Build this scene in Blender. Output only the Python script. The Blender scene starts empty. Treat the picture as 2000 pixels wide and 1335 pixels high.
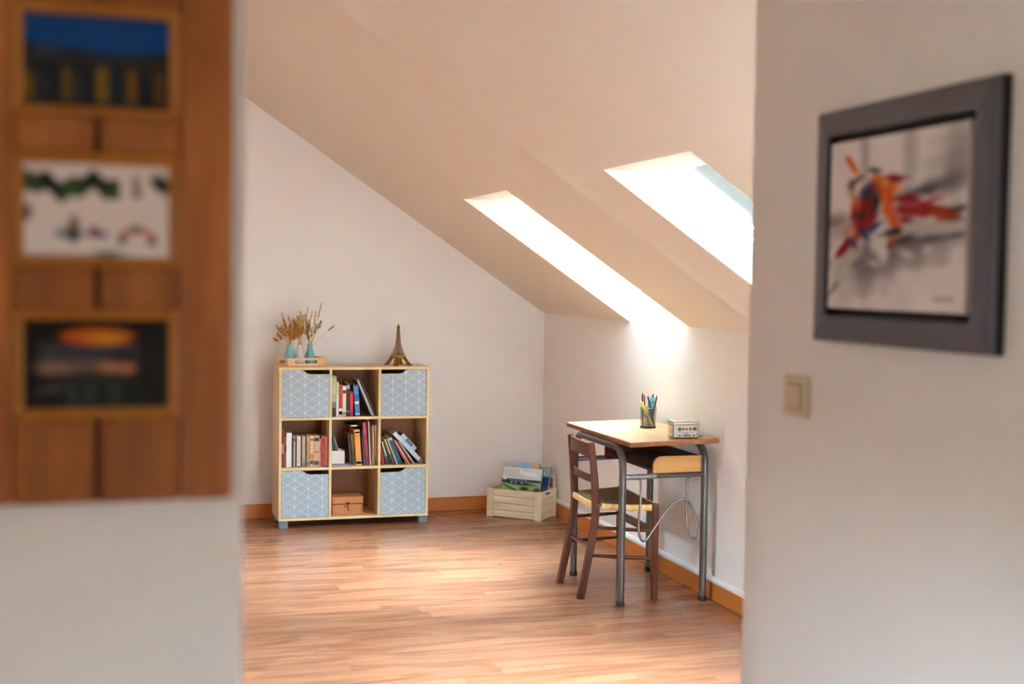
import bpy, bmesh, math, random
import numpy as np
from mathutils import Matrix, Vector

random.seed(7)
rng = np.random.default_rng(7)
SC = bpy.context.scene
COL = SC.collection
R = math.radians

# ------------------------------------------------------------------ camera
CAM_LOC = Vector((0, 0, 1.5))
yaw, pitch, roll = 0.3017, 0.048, 0.0146
fw = Vector((math.sin(yaw)*math.cos(pitch), math.cos(yaw)*math.cos(pitch), -math.sin(pitch)))
rt = Vector((math.cos(yaw), -math.sin(yaw), 0))
up = rt.cross(fw)
rt2 = rt*math.cos(roll) + up*math.sin(roll)
up2 = -rt*math.sin(roll) + up*math.cos(roll)
cd = bpy.data.cameras.new('camera')
cd.sensor_width = 36.0
cd.lens = 2514.2/2000*36.0
cd.clip_start = 0.05
cd.dof.use_dof = True
cd.dof.focus_distance = 6.9
cd.dof.aperture_fstop = 2.7
cam = bpy.data.objects.new('camera', cd)
COL.objects.link(cam)
cam.matrix_world = Matrix(((rt2.x, up2.x, -fw.x, CAM_LOC.x), (rt2.y, up2.y, -fw.y, CAM_LOC.y),
                           (rt2.z, up2.z, -fw.z, CAM_LOC.z), (0, 0, 0, 1)))
SC.camera = cam

# ------------------------------------------------------------------ light and exposure
w = bpy.data.worlds.new('overcast_sky')
w.use_nodes = True
bg = w.node_tree.nodes['Background']
bg.inputs['Color'].default_value = (0.80, 0.90, 1.0, 1)
bg.inputs['Strength'].default_value = 20.0
# bright hazy white sky, nearly even from horizon to zenith, dark ground and roofs below the horizon
wn, wl = w.node_tree.nodes, w.node_tree.links
tcw = wn.new('ShaderNodeTexCoord'); sxw = wn.new('ShaderNodeSeparateXYZ'); crw = wn.new('ShaderNodeValToRGB')
mrw = wn.new('ShaderNodeMapRange'); mrw.inputs['From Min'].default_value = -1.0
wl.new(tcw.outputs['Generated'], sxw.inputs[0]); wl.new(sxw.outputs['Z'], mrw.inputs['Value']); wl.new(mrw.outputs[0], crw.inputs['Fac'])
skc = (0.68, 0.845, 1.0)
ew = crw.color_ramp.elements
ew[0].position = 0.49; ew[0].color = (0.13, 0.14, 0.14, 1)
ew[1].position = 1.0; ew[1].color = (*skc, 1)
e_ = ew.new(0.5); e_.color = (skc[0]*1.0, skc[1]*.97, skc[2]*.93, 1)
wl.new(crw.outputs['Color'], bg.inputs['Color'])
SC.world = w
# the sun behind bright haze: a very broad, soft source from the right, over the roof slope
sl_ = bpy.data.lights.new('hazy_sun', 'SUN'); sl_.energy = 34.0; sl_.angle = math.radians(45); sl_.color = (0.70, 0.86, 1.0)
so_ = bpy.data.objects.new('hazy_sun', sl_); COL.objects.link(so_)
so_.rotation_euler = Vector((-0.62, 0.10, -1.0)).to_track_quat('-Z', 'Y').to_euler()
SC.view_settings.view_transform = 'Standard'
SC.view_settings.look = 'None'
SC.view_settings.gamma = 1.0
SC.view_settings.use_curve_mapping = False
SC.view_settings.exposure = 3.14
SC.cycles.max_bounces = 16
SC.cycles.diffuse_bounces = 12
SC.cycles.glossy_bounces = 6
SC.cycles.transparent_max_bounces = 16
SC.cycles.sample_clamp_indirect = 0

# room measures
XK, YB, HK, SL = 2.7275, 8.05, 1.2827, 0.6707
TH = math.atan(SL)
YF = -4.2                       # wall behind the camera
S_TOP = 1.922                   # upper edge of the skylight openings
SKY = [(5.8227, 6.5944), (3.8061, 4.5743)]
SKY_L_FILL = (4.70, 5.47)               # unseen skylight added in the left slope to supply neutral fill light
SH_N = 0.14                     # roof thickness, measured square to the slope
SH_Z = SH_N/math.cos(TH)
WIN_L_FILL = (-2.20, -0.75, 0.60, 1.22)   # unseen fill-light window added in the left knee wall: y0 y1 z0 z1

def portal(name, loc, rot, sx, sy):
    l = bpy.data.lights.new(name, 'AREA')
    l.shape = 'RECTANGLE'; l.size = sx; l.size_y = sy
    l.cycles.is_portal = True
    o = bpy.data.objects.new(name, l); COL.objects.link(o)
    o.location = loc; o.rotation_euler = rot
    return o
BX, BZ = XK, HK+SH_Z
TX, TZ = XK-(S_TOP-HK-SH_Z)/SL, S_TOP
WL = math.hypot(BX-TX, TZ-BZ)
nv = Vector((math.sin(TH), 0, math.cos(TH)))
for (a, b) in SKY:
    c = Vector(((BX+TX)/2, (a+b)/2, (BZ+TZ)/2)) + nv*0.10
    # area light looks along -Z; local -Z = -nv
    portal('sky_portal', c, (0, TH, 0), WL+0.1, b-a+0.05)
portal('sky_portal', (-c.x, (SKY_L_FILL[0]+SKY_L_FILL[1])/2, c.z), (0, -TH, 0), WL+0.1, SKY_L_FILL[1]-SKY_L_FILL[0]+0.05)
portal('sky_portal', (2.305, 1.55-0.13, 0.66), (R(90), 0, 0), 0.74, 1.18)
portal('sky_portal', (-XK-0.13, (WIN_L_FILL[0]+WIN_L_FILL[1])/2, (WIN_L_FILL[2]+WIN_L_FILL[3])/2), (0, R(-90), 0), WIN_L_FILL[3]-WIN_L_FILL[2], WIN_L_FILL[1]-WIN_L_FILL[0])

# ------------------------------------------------------------------ helpers
def lin(c):
    out = []
    for v in c[:3]:
        v = v/255.0 if max(c[:3]) > 1.0 else v
        out.append(v/12.92 if v <= 0.04045 else ((v+0.055)/1.055)**2.4)
    return tuple(out)

MW = {}                                   # world matrices of things
def W4(o): return MW.get(o.name, Matrix.Identity(4)) if o else Matrix.Identity(4)

def thing(name, label, cat, loc=(0, 0, 0), rotz=0.0, group=None, rot=None):
    o = bpy.data.objects.new(name, None); COL.objects.link(o)
    o.empty_display_size = 0.05
    o.location = loc
    o.rotation_euler = rot if rot else (0, 0, rotz)
    o['label'] = label; o['category'] = cat
    if group: o['group'] = group
    MW[o.name] = Matrix.Translation(loc) @ o.rotation_euler.to_matrix().to_4x4()
    return o
def tag(o, label=None, cat=None, group=None, kind=None):
    if label: o['label'] = label
    if cat: o['category'] = cat
    if group: o['group'] = group
    if kind: o['kind'] = kind
    return o

class MB:
    """collects shapes in one bmesh; link() makes ONE mesh object of them"""
    def __init__(self): self.bm = bmesh.new()
    def faces(self, vs, fs):
        b = [self.bm.verts.new(v) for v in vs]
        out = []
        for f in fs:
            try: out.append(self.bm.faces.new([b[i] for i in f]))
            except ValueError: pass
        return b, out
    def box(self, x0, x1, y0, y1, z0, z1, bev=0.0, seg=1, mat=None):
        vs = [(x, y, z) for x in (x0, x1) for y in (y0, y1) for z in (z0, z1)]
        if mat is not None: vs = [mat @ Vector(v) for v in vs]
        b, f = self.faces(vs, [(0, 1, 3, 2), (4, 6, 7, 5), (0, 4, 5, 1), (2, 3, 7, 6), (0, 2, 6, 4), (1, 5, 7, 3)])
        if bev > 0:
            es = list({e for q in f for e in q.edges})
            bmesh.ops.bevel(self.bm, geom=es, offset=bev, segments=seg, affect='EDGES', profile=0.5)
        return self
    def prism(self, poly, d0, d1, axis='y', bev=0.0, seg=1):
        """poly of 2D points extruded along axis between d0 and d1"""
        def P(a, b, d):
            return {'y': (a, d, b), 'x': (d, a, b), 'z': (a, b, d)}[axis]
        n = len(poly)
        vs = [P(a, b, d0) for a, b in poly] + [P(a, b, d1) for a, b in poly]
        fs = [tuple(range(n)), tuple(range(2*n-1, n-1, -1))]
        fs += [(i, i+n, (i+1) % n+n, (i+1) % n) for i in range(n)]
        b, f = self.faces(vs, fs)
        bmesh.ops.recalc_face_normals(self.bm, faces=f)
        if bev > 0:
            es = list({e for q in f[:2] for e in q.edges})
            bmesh.ops.bevel(self.bm, geom=es, offset=bev, segments=seg, affect='EDGES', profile=0.5)
        return self
    def lathe(self, prof, c=(0, 0, 0), n=24, cap=True):
        rings = []
        for r, z in prof:
            rings.append([self.bm.verts.new((c[0]+r*math.cos(2*math.pi*k/n), c[1]+r*math.sin(2*math.pi*k/n), c[2]+z)) for k in range(n)])
        for a, b in zip(rings, rings[1:]):
            for k in range(n):
                self.bm.faces.new((a[k], a[(k+1) % n], b[(k+1) % n], b[k]))
        if cap:
            if prof[0][0] > 1e-5: self.bm.faces.new(rings[0][::-1])
            if prof[-1][0] > 1e-5: self.bm.faces.new(rings[-1])
        return self
    def tube(self, pts, r, n=10, cap=True, square=False, up=None):
        pts = [Vector(p) for p in pts]
        rs = r if isinstance(r, (list, tuple)) else [r]*len(pts)
        T = []
        for i in range(len(pts)):
            t = (pts[min(i+1, len(pts)-1)]-pts[max(i-1, 0)])
            T.append(t.normalized())
        u = up.copy() if up else (Vector((0, 0, 1)) if abs(T[0].z) < 0.9 else Vector((1, 0, 0)))
        rings = []
        for p, t, rr in zip(pts, T, rs):
            u = (u - t*u.dot(t)).normalized(); v = t.cross(u)
            ring = []
            if square:
                rr2 = rr if isinstance(rr, tuple) else (rr, rr)
                a, b = rr2; ch = min(a, b)*0.28
                for (s1, s2) in ((a, b-ch), (a-ch, b), (-a+ch, b), (-a, b-ch), (-a, -b+ch), (-a+ch, -b), (a-ch, -b), (a, -b+ch)):
                    ring.append(self.bm.verts.new(p+u*s1+v*s2))
            else:
                for k in range(n):
                    a = 2*math.pi*k/n
                    ring.append(self.bm.verts.new(p+u*math.cos(a)*rr+v*math.sin(a)*rr))
            rings.append(ring)
        m = len(rings[0])
        for a, b in zip(rings, rings[1:]):
            for k in range(m):
                self.bm.faces.new((a[k], a[(k+1) % m], b[(k+1) % m], b[k]))
        if cap:
            self.bm.faces.new(rings[0][::-1]); self.bm.faces.new(rings[-1])
        return self
    def mesh(self, name, smooth=None):
        bmesh.ops.recalc_face_normals(self.bm, faces=self.bm.faces[:])
        me = bpy.data.meshes.new(name)
        self.bm.to_mesh(me); self.bm.free()
        if smooth is not None:
            me.polygons.foreach_set('use_smooth', [True]*len(me.polygons))
            if smooth < 179: me.set_sharp_from_angle(angle=R(smooth))
        return me
    def link(self, name, mat, parent=None, smooth=None, world=True, loc=None):
        if parent is not None and world:
            self.bm.transform(W4(parent).inverted())
        me = self.mesh(name, smooth)
        me.materials.append(mat)
        return link_mesh(name, me, parent, loc)

def link_mesh(name, me, parent=None, loc=None):
    o = bpy.data.objects.new(name, me); COL.objects.link(o)
    if loc is not None: o.location = loc
    if parent is not None:
        o.parent = parent
        MW[o.name] = W4(parent) @ (Matrix.Translation(loc) if loc is not None else Matrix.Identity(4))
    return o
def struct(o): o['kind'] = 'structure'; return o

# ---- materials
def newmat(name):
    m = bpy.data.materials.new(name); m.use_nodes = True
    nt = m.node_tree
    return m, nt, nt.nodes['Principled BSDF']
def N(nt, typ, **kw):
    n = nt.nodes.new(typ)
    for k, v in kw.items(): setattr(n, k, v)
    return n
def setin(n, **kw):
    for k, v in kw.items(): n.inputs[k.replace('_', ' ')].default_value = v
def plain(name, c, rough=0.5, metal=0.0, var=0.06, scale=40.0, bump=0.0, spec=0.5):
    """paint, plastic, cloth, metal: one colour with slight procedural unevenness"""
    m, nt, b = newmat(name)
    tc = N(nt, 'ShaderNodeTexCoord'); nz = N(nt, 'ShaderNodeTexNoise'); mx = N(nt, 'ShaderNodeMix', data_type='RGBA')
    nz.inputs['Scale'].default_value = scale; nz.inputs['Detail'].default_value = 3
    nt.links.new(tc.outputs['Object'], nz.inputs['Vector'])
    L = lin(c)
    mx.inputs[6].default_value = (*[max(0, v*(1-var)) for v in L], 1)
    mx.inputs[7].default_value = (*[min(1, v*(1+var)) for v in L], 1)
    nt.links.new(nz.outputs['Fac'], mx.inputs[0]); nt.links.new(mx.outputs[2], b.inputs['Base Color'])
    b.inputs['Roughness'].default_value = rough; b.inputs['Metallic'].default_value = metal
    b.inputs['Specular IOR Level'].default_value = spec
    if bump > 0:
        bp = N(nt, 'ShaderNodeBump'); bp.inputs['Strength'].default_value = bump; bp.inputs['Distance'].default_value = 0.002
        nt.links.new(nz.outputs['Fac'], bp.inputs['Height']); nt.links.new(bp.outputs['Normal'], b.inputs['Normal'])
    return m
def wood(name, c1, c2, axis='z', scale=14.0, stretch=10.0, rough=0.45, c3=None, spec=0.5, per_object=0.0, detail=5, pos=(0.3, 0.7), coat=0.0):
    """grain: noise drawn out along one axis of the object"""
    m, nt, b = newmat(name)
    tc = N(nt, 'ShaderNodeTexCoord'); mp = N(nt, 'ShaderNodeMapping')
    s = [1.0, 1.0, 1.0]; s['xyz'.index(axis)] = 1.0/stretch
    mp.inputs['Scale'].default_value = s
    nt.links.new(tc.outputs['Object'], mp.inputs['Vector'])
    vec = mp.outputs['Vector']
    if per_object > 0:
        oi = N(nt, 'ShaderNodeObjectInfo'); ad = N(nt, 'ShaderNodeVectorMath', operation='ADD')
        sc = N(nt, 'ShaderNodeVectorMath', operation='SCALE'); cx = N(nt, 'ShaderNodeCombineXYZ')
        for i in range(3): nt.links.new(oi.outputs['Random'], cx.inputs[i])
        nt.links.new(cx.outputs[0], sc.inputs[0]); sc.inputs['Scale'].default_value = 53.0
        nt.links.new(vec, ad.inputs[0]); nt.links.new(sc.outputs[0], ad.inputs[1]); vec = ad.outputs[0]
    n1 = N(nt, 'ShaderNodeTexNoise'); n1.inputs['Scale'].default_value = scale; n1.inputs['Detail'].default_value = detail
    n1.inputs['Distortion'].default_value = 0.6
    nt.links.new(vec, n1.inputs['Vector'])
    n2 = N(nt, 'ShaderNodeTexNoise'); n2.inputs['Scale'].default_value = scale*5; n2.inputs['Detail'].default_value = 2
    nt.links.new(vec, n2.inputs['Vector'])
    mm = N(nt, 'ShaderNodeMath', operation='MULTIPLY_ADD'); mm.inputs[1].default_value = 0.25
    nt.links.new(n2.outputs['Fac'], mm.inputs[0])
    sb = N(nt, 'ShaderNodeMath', operation='MULTIPLY'); sb.inputs[1].default_value = 0.75
    nt.links.new(n1.outputs['Fac'], sb.inputs[0]); nt.links.new(sb.outputs[0], mm.inputs[2])
    cr = N(nt, 'ShaderNodeValToRGB')
    cr.color_ramp.elements[0].position = pos[0]; cr.color_ramp.elements[0].color = (*lin(c1), 1)
    cr.color_ramp.elements[1].position = pos[1]; cr.color_ramp.elements[1].color = (*lin(c2), 1)
    if c3:
        e = cr.color_ramp.elements.new((pos[0]+pos[1])/2); e.color = (*lin(c3), 1)
    nt.links.new(mm.outputs[0], cr.inputs['Fac'])
    out = cr.outputs['Color']
    if per_object > 0:
        hs = N(nt, 'ShaderNodeHueSaturation'); mr = N(nt, 'ShaderNodeMapRange')
        mr.inputs['To Min'].default_value = 1-per_object; mr.inputs['To Max'].default_value = 1+per_object
        nt.links.new(oi.outputs['Random'], mr.inputs['Value']); nt.links.new(mr.outputs[0], hs.inputs['Value'])
        nt.links.new(out, hs.inputs['Color']); out = hs.outputs['Color']
    nt.links.new(out, b.inputs['Base Color'])
    b.inputs['Roughness'].default_value = rough; b.inputs['Specular IOR Level'].default_value = spec
    b.inputs['Coat Weight'].default_value = coat; b.inputs['Coat Roughness'].default_value = 0.15
    bp = N(nt, 'ShaderNodeBump'); bp.inputs['Strength'].default_value = 0.15; bp.inputs['Distance'].default_value = 0.001
    nt.links.new(mm.outputs[0], bp.inputs['Height']); nt.links.new(bp.outputs['Normal'], b.inputs['Normal'])
    return m
def print_mat(name, rough=0.5, spec=0.5):
    """flat print: colour comes from the mesh's own colour attribute (posters, covers, labels)"""
    m, nt, b = newmat(name)
    a = N(nt, 'ShaderNodeAttribute'); a.attribute_name = 'Col'
    nt.links.new(a.outputs['Color'], b.inputs['Base Color'])
    b.inputs['Roughness'].default_value = rough; b.inputs['Specular IOR Level'].default_value = spec
    return m
_pm = {}
def plain_c(c, rough=0.5, metal=0.0):
    k = (tuple(c), rough, metal)
    if k not in _pm: _pm[k] = plain('paint_%d' % len(_pm), c, rough, metal, var=0.08, scale=60)
    return _pm[k]

def painted(name, p0, pu, pv, nx, ny, func, mat, parent=None):
    """a printed sheet: grid from p0 along pu and pv; func(u, v) gives sRGB 0..255"""
    p0, pu, pv = Vector(p0), Vector(pu), Vector(pv)
    us, vs = np.linspace(0, 1, nx+1), np.linspace(0, 1, ny+1)
    U, V = np.meshgrid(us, vs)
    rgb = np.clip(func(U, V), 0, 255)/255.0
    L = np.where(rgb <= 0.04045, rgb/12.92, ((rgb+0.055)/1.055)**2.4)
    P = np.array(p0)[None, None, :]+U[..., None]*np.array(pu)+V[..., None]*np.array(pv)
    if parent is not None:
        Mi = np.array(W4(parent).inverted())
        P = P @ Mi[:3, :3].T + Mi[:3, 3]
    idx = np.arange((nx+1)*(ny+1)).reshape(ny+1, nx+1)
    F = np.stack([idx[:-1, :-1], idx[:-1, 1:], idx[1:, 1:], idx[1:, :-1]], -1).reshape(-1, 4)
    me = bpy.data.meshes.new(name)
    me.from_pydata(P.reshape(-1, 3).tolist(), [], F.tolist())
    at = me.color_attributes.new('Col', 'FLOAT_COLOR', 'POINT')
    c4 = np.concatenate([L.reshape(-1, 3), np.ones(((nx+1)*(ny+1), 1))], 1).astype(np.float32)
    at.data.foreach_set('color', c4.ravel())
    me.materials.append(mat)
    return link_mesh(name, me, parent)

def full(U, c): return np.ones(U.shape+(3,))*np.array(c, float)
def over(img, mask, c):
    m = np.clip(mask, 0, 1)[..., None]
    return img*(1-m)+np.array(c, float)*m
def ell(U, V, cx, cy, rx, ry, ang=0, soft=0.3):
    a = R(ang); dx, dy = U-cx, V-cy
    x = (dx*math.cos(a)+dy*math.sin(a))/rx; y = (-dx*math.sin(a)+dy*math.cos(a))/ry
    d = np.sqrt(x*x+y*y)
    return np.clip((1+soft-d)/(2*soft), 0, 1)
def band(V, a, b, s=0.01):
    return np.clip((V-a)/s+0.5, 0, 1)*np.clip((b-V)/s+0.5, 0, 1)
def smooth_noise(U, V, fx, fy, seed):
    r = np.random.default_rng(seed); out = np.zeros_like(U)
    for k in range(6):
        a, b, p = r.uniform(-1, 1)*fx, r.uniform(-1, 1)*fy, r.uniform(0, 6.28)
        out += np.sin(6.28*(a*U+b*V)+p)
    return out/6

def text_mesh(name, s, size, mat, parent, M, depth=0.0006, align='LEFT', bold=0.0):
    """flat lettering as a mesh, placed by a 4x4 world matrix"""
    cu = bpy.data.curves.new(name, 'FONT'); cu.body = s; cu.size = size; cu.extrude = depth; cu.align_x = align
    cu.offset = bold; cu.resolution_u = 3
    to = bpy.data.objects.new(name+'_tmp', cu); COL.objects.link(to)
    dg = bpy.context.evaluated_depsgraph_get(); dg.update()
    me = bpy.data.meshes.new_from_object(to.evaluated_get(dg))
    bpy.data.objects.remove(to)
    me.transform(W4(parent).inverted() @ M if parent else M)
    me.materials.clear(); me.materials.append(mat); me.name = name
    return link_mesh(name, me, parent)

# ------------------------------------------------------------------ materials used
M_wall = plain('wall_paint', (237, 235, 232), rough=0.75, var=0.02, scale=3.0, bump=0.05, spec=0.3)
M_ceil = plain('ceiling_paint', (230, 219, 203), rough=0.8, var=0.02, scale=2.0, spec=0.2)
M_white = plain('white_lacquer', (238, 238, 236), rough=0.4, var=0.01)
M_base = wood('baseboard_wood', (196, 112, 44), (214, 132, 62), axis='x', scale=10, stretch=14, rough=0.4)
M_base_r = wood('baseboard_wood_side', (196, 112, 44), (214, 132, 62), axis='y', scale=10, stretch=14, rough=0.4)
M_maple = wood('pale_maple_laminate', (214, 180, 136), (226, 196, 152), axis='x', scale=12, stretch=12, rough=0.45)
M_maple_v = wood('pale_maple_laminate_upright', (214, 180, 136), (226, 196, 152), axis='z', scale=12, stretch=12, rough=0.45)
M_edge = wood('maple_edge_banding', (226, 204, 150), (234, 214, 162), axis='z', scale=12, stretch=6, rough=0.45)
M_grey_foot = plain('grey_plastic', (118, 128, 140), rough=0.5)
M_steel = plain('grey_enamelled_steel', (92, 87, 84), rough=0.34, metal=0.4, var=0.08, scale=30)
M_wire = plain('bright_steel_wire', (138, 135, 136), rough=0.3, metal=0.8, var=0.05)
M_rubber = plain('black_rubber', (32, 30, 30), rough=0.7)
M_desk = wood('worn_beech_desktop', (182, 138, 82), (212, 178, 124), axis='y', scale=16, stretch=9, rough=0.42, c3=(198, 158, 102))
M_desk_edge = wood('brown_desk_edge', (120, 66, 26), (168, 106, 56), axis='y', scale=20, stretch=6, rough=0.5)
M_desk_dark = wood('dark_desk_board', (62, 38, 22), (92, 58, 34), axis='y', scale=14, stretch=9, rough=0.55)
M_desk_side = wood('honey_plywood', (190, 132, 68), (222, 168, 100), axis='x', scale=14, stretch=9, rough=0.4)
M_chair = wood('walnut_stained_beech', (56, 24, 8), (118, 56, 22), axis='z', scale=20, stretch=9, rough=0.33, coat=0.08)
M_chair_b = wood('walnut_stained_beech_rails', (52, 22, 8), (104, 48, 20), axis='y', scale=20, stretch=9, rough=0.33, coat=0.08)
M_glass = None
def make_glass(name='clear_glass', tint=(0.96, 0.98, 0.97), ior=1.45):
    m, nt, b = newmat(name)
    nt.nodes.remove(b)
    o = nt.nodes['Material Output']
    t = N(nt, 'ShaderNodeBsdfTransparent'); g = N(nt, 'ShaderNodeBsdfGlossy'); f = N(nt, 'ShaderNodeFresnel'); mx = N(nt, 'ShaderNodeMixShader')
    t.inputs['Color'].default_value = (*tint, 1); g.inputs['Roughness'].default_value = 0.02; f.inputs['IOR'].default_value = ior
    nt.links.new(f.outputs[0], mx.inputs[0]); nt.links.new(t.outputs[0], mx.inputs[1]); nt.links.new(g.outputs[0], mx.inputs[2])
    nt.links.new(mx.outputs[0], o.inputs['Surface'])
    return m
M_glass = make_glass()
M_artglass = make_glass('low_reflection_glass', (1, 1, 1), 1.2)
M_leftglass = make_glass('tinted_glass', (0.60, 0.63, 0.64))
M_roofglass = make_glass('solar_control_glass', (0.40, 0.42, 0.43))
def make_sheer():
    m, nt, b = newmat('sheer_white_voile')
    nt.nodes.remove(b); o = nt.nodes['Material Output']
    t = N(nt, 'ShaderNodeBsdfTranslucent'); d = N(nt, 'ShaderNodeBsdfDiffuse'); mx = N(nt, 'ShaderNodeMixShader')
    t.inputs['Color'].default_value = (0.95, 0.95, 0.94, 1); d.inputs['Color'].default_value = (0.9, 0.9, 0.9, 1)
    mx.inputs[0].default_value = 0.2
    nt.links.new(t.outputs[0], mx.inputs[1]); nt.links.new(d.outputs[0], mx.inputs[2]); nt.links.new(mx.outputs[0], o.inputs['Surface'])
    return m
M_sheer = make_sheer()
M_print = print_mat('printed_paper', 0.45)
M_photo = print_mat('photo_paper', 0.6, 0.1)
M_canvas = print_mat('painted_canvas', 0.7, 0.2)
M_paper = plain('paper_white', (232, 228, 218), rough=0.8, var=0.03)

# ------------------------------------------------------------------ SETTING
# --- floor: sub-floor slab and laminate planks (each plank its own piece)
mb = MB(); mb.box(-XK, 1.35, YF, YB+0.1, -0.06, -0.009); mb.box(1.35, XK+0.1, 1.43, YB+0.1, -0.06, -0.009)
floor = struct(mb.link('floor', plain('underlay', (150, 104, 70), rough=0.9)))
def floor_mat():
    m, nt, b = newmat('beech_laminate')
    tc = N(nt, 'ShaderNodeTexCoord'); oi = N(nt, 'ShaderNodeObjectInfo')
    cx = N(nt, 'ShaderNodeCombineXYZ'); sc = N(nt, 'ShaderNodeVectorMath', operation='SCALE'); sc.inputs['Scale'].default_value = 37.0
    for i in range(3): nt.links.new(oi.outputs['Random'], cx.inputs[i])
    nt.links.new(cx.outputs[0], sc.inputs[0])
    def noise(scale, stretch, detail, dist):
        mp = N(nt, 'ShaderNodeMapping'); mp.inputs['Scale'].default_value = (1/stretch, 1, 1)
        nt.links.new(tc.outputs['Object'], mp.inputs['Vector'])
        ad = N(nt, 'ShaderNodeVectorMath', operation='ADD')
        nt.links.new(mp.outputs[0], ad.inputs[0]); nt.links.new(sc.outputs[0], ad.inputs[1])
        n = N(nt, 'ShaderNodeTexNoise'); n.inputs['Scale'].default_value = scale; n.inputs['Detail'].default_value = detail
        n.inputs['Distortion'].default_value = dist
        nt.links.new(ad.outputs[0], n.inputs['Vector'])
        return n.outputs['Fac']
    a = noise(10.0, 7.0, 4, 1.8)        # broad heart streaks
    c = noise(60.0, 16.0, 3, 0.3)       # fine pores
    k = noise(7.0, 3.2, 3, 1.0)         # knots
    r1 = N(nt, 'ShaderNodeValToRGB')
    e = r1.color_ramp.elements
    e[0].position = 0.28; e[0].color = (*lin((134, 84, 60)), 1)
    e[1].position = 0.60; e[1].color = (*lin((162, 112, 81)), 1)
    x = e.new(0.45); x.color = (*lin((149, 98, 68)), 1)
    nt.links.new(a, r1.inputs['Fac'])
    mx = N(nt, 'ShaderNodeMix', data_type='RGBA', blend_type='MULTIPLY'); mx.inputs[0].default_value = 0.12
    r2 = N(nt, 'ShaderNodeValToRGB')
    r2.color_ramp.elements[0].position = 0.35; r2.color_ramp.elements[0].color = (0.66, 0.55, 0.48, 1)
    r2.color_ramp.elements[1].position = 0.6; r2.color_ramp.elements[1].color = (1, 1, 1, 1)
    nt.links.new(c, r2.inputs['Fac'])
    nt.links.new(r1.outputs['Color'], mx.inputs[6]); nt.links.new(r2.outputs['Color'], mx.inputs[7])
    mk = N(nt, 'ShaderNodeMix', data_type='RGBA', blend_type='MULTIPLY')
    rk = N(nt, 'ShaderNodeValToRGB')
    rk.color_ramp.elements[0].position = 0.60; rk.color_ramp.elements[0].color = (0, 0, 0, 1)
    rk.color_ramp.elements[1].position = 0.74; rk.color_ramp.elements[1].color = (1, 1, 1, 1)
    nt.links.new(k, rk.inputs['Fac']); nt.links.new(rk.outputs['Color'], mk.inputs[0])
    nt.links.new(mx.outputs[2], mk.inputs[6]); mk.inputs[7].default_value = (0.84, 0.66, 0.57, 1)
    hs = N(nt, 'ShaderNodeHueSaturation'); mr = N(nt, 'ShaderNodeMapRange')
    mr.inputs['To Min'].default_value = 0.86; mr.inputs['To Max'].default_value = 1.14
    nt.links.new(oi.outputs['Random'], mr.inputs['Value']); nt.links.new(mr.outputs[0], hs.inputs['Value'])
    nt.links.new(mk.outputs[2], hs.inputs['Color']); nt.links.new(hs.outputs['Color'], b.inputs['Base Color'])
    b.inputs['Roughness'].default_value = 0.22
    b.inputs['Specular IOR Level'].default_value = 0.55
    bp = N(nt, 'ShaderNodeBump'); bp.inputs['Strength'].default_value = 0.012; bp.inputs['Distance'].default_value = 0.001
    nt.links.new(c, bp.inputs['Height']); nt.links.new(bp.outputs['Normal'], b.inputs['Normal'])
    return m
M_floor = floor_mat()
PW = 0.098
row = 0
y = YB
plank_cache = {}
planks = []
def plank_mesh(L, Wd):
    k = (round(L, 3), round(Wd, 3))
    if k not in plank_cache:
        q = MB(); g = 0.0002
        q.box(-L/2+g, L/2-g, -Wd/2+g, Wd/2-g, -0.009, 0.0)
        me = q.mesh('plank'); me.materials.append(M_floor); plank_cache[k] = me
    return plank_cache[k]
def lay(x0, x1, yc, Wd):
    o = bpy.data.objects.new('plank', plank_mesh(x1-x0, Wd)); COL.objects.link(o)
    o.parent = floor; o.location = ((x0+x1)/2, yc, 0.0); planks.append(o)
PL = 1.18
while y > 3.6:
    off = (row*0.437) % PL if row % 2 == 0 else (row*0.437+0.29) % PL
    off = random.uniform(0.05, PL)
    lo = -0.9
    x = XK
    first = True
    while x > lo:
        L = off if first else PL
        first = False
        x0 = max(x-L, -2.2)
        if x-x0 > 0.03: lay(x0, x, y-PW/2, PW)
        x = x0
    row += 1; y -= PW
# beyond the frame: wider boards of the same laminate
ys = y
yy = ys
while yy > YF+0.01:
    y0 = max(yy-0.392, YF)
    lay(-XK, 0.0, (yy+y0)/2, yy-y0); lay(0.0, XK if y0 > 1.3 else 1.35, (yy+y0)/2, yy-y0)
    yy = y0
lay(-XK, -2.2, (YB+ys)/2, YB-ys)

# --- walls
def gable(x): return HK + SL*(XK-abs(x))
mb = MB()
mb.prism([(-XK, 0), (XK, 0), (XK, HK), (0, gable(0)), (-XK, HK)], YB, YB+0.12, 'y')
struct(mb.link('wall_back', M_wall))
mb = MB(); mb.box(XK, XK+0.12, 1.43, YB, 0, HK)
struct(mb.link('wall_right', M_wall))
wy0, wy1, wz0, wz1 = WIN_L_FILL
mb = MB()
mb.box(-XK-0.12, -XK, YF, wy0, 0, HK); mb.box(-XK-0.12, -XK, wy1, YB, 0, HK)
mb.box(-XK-0.12, -XK, wy0, wy1, 0, wz0); mb.box(-XK-0.12, -XK, wy0, wy1, wz1, HK)
struct(mb.link('wall_left', M_wall))
mb = MB(); mb.prism([(-XK, 0), (1.35, 0), (1.35, gable(1.35)), (0, gable(0)), (-XK, HK)], YF-0.12, YF, 'y')
struct(mb.link('wall_front', M_wall))
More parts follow.
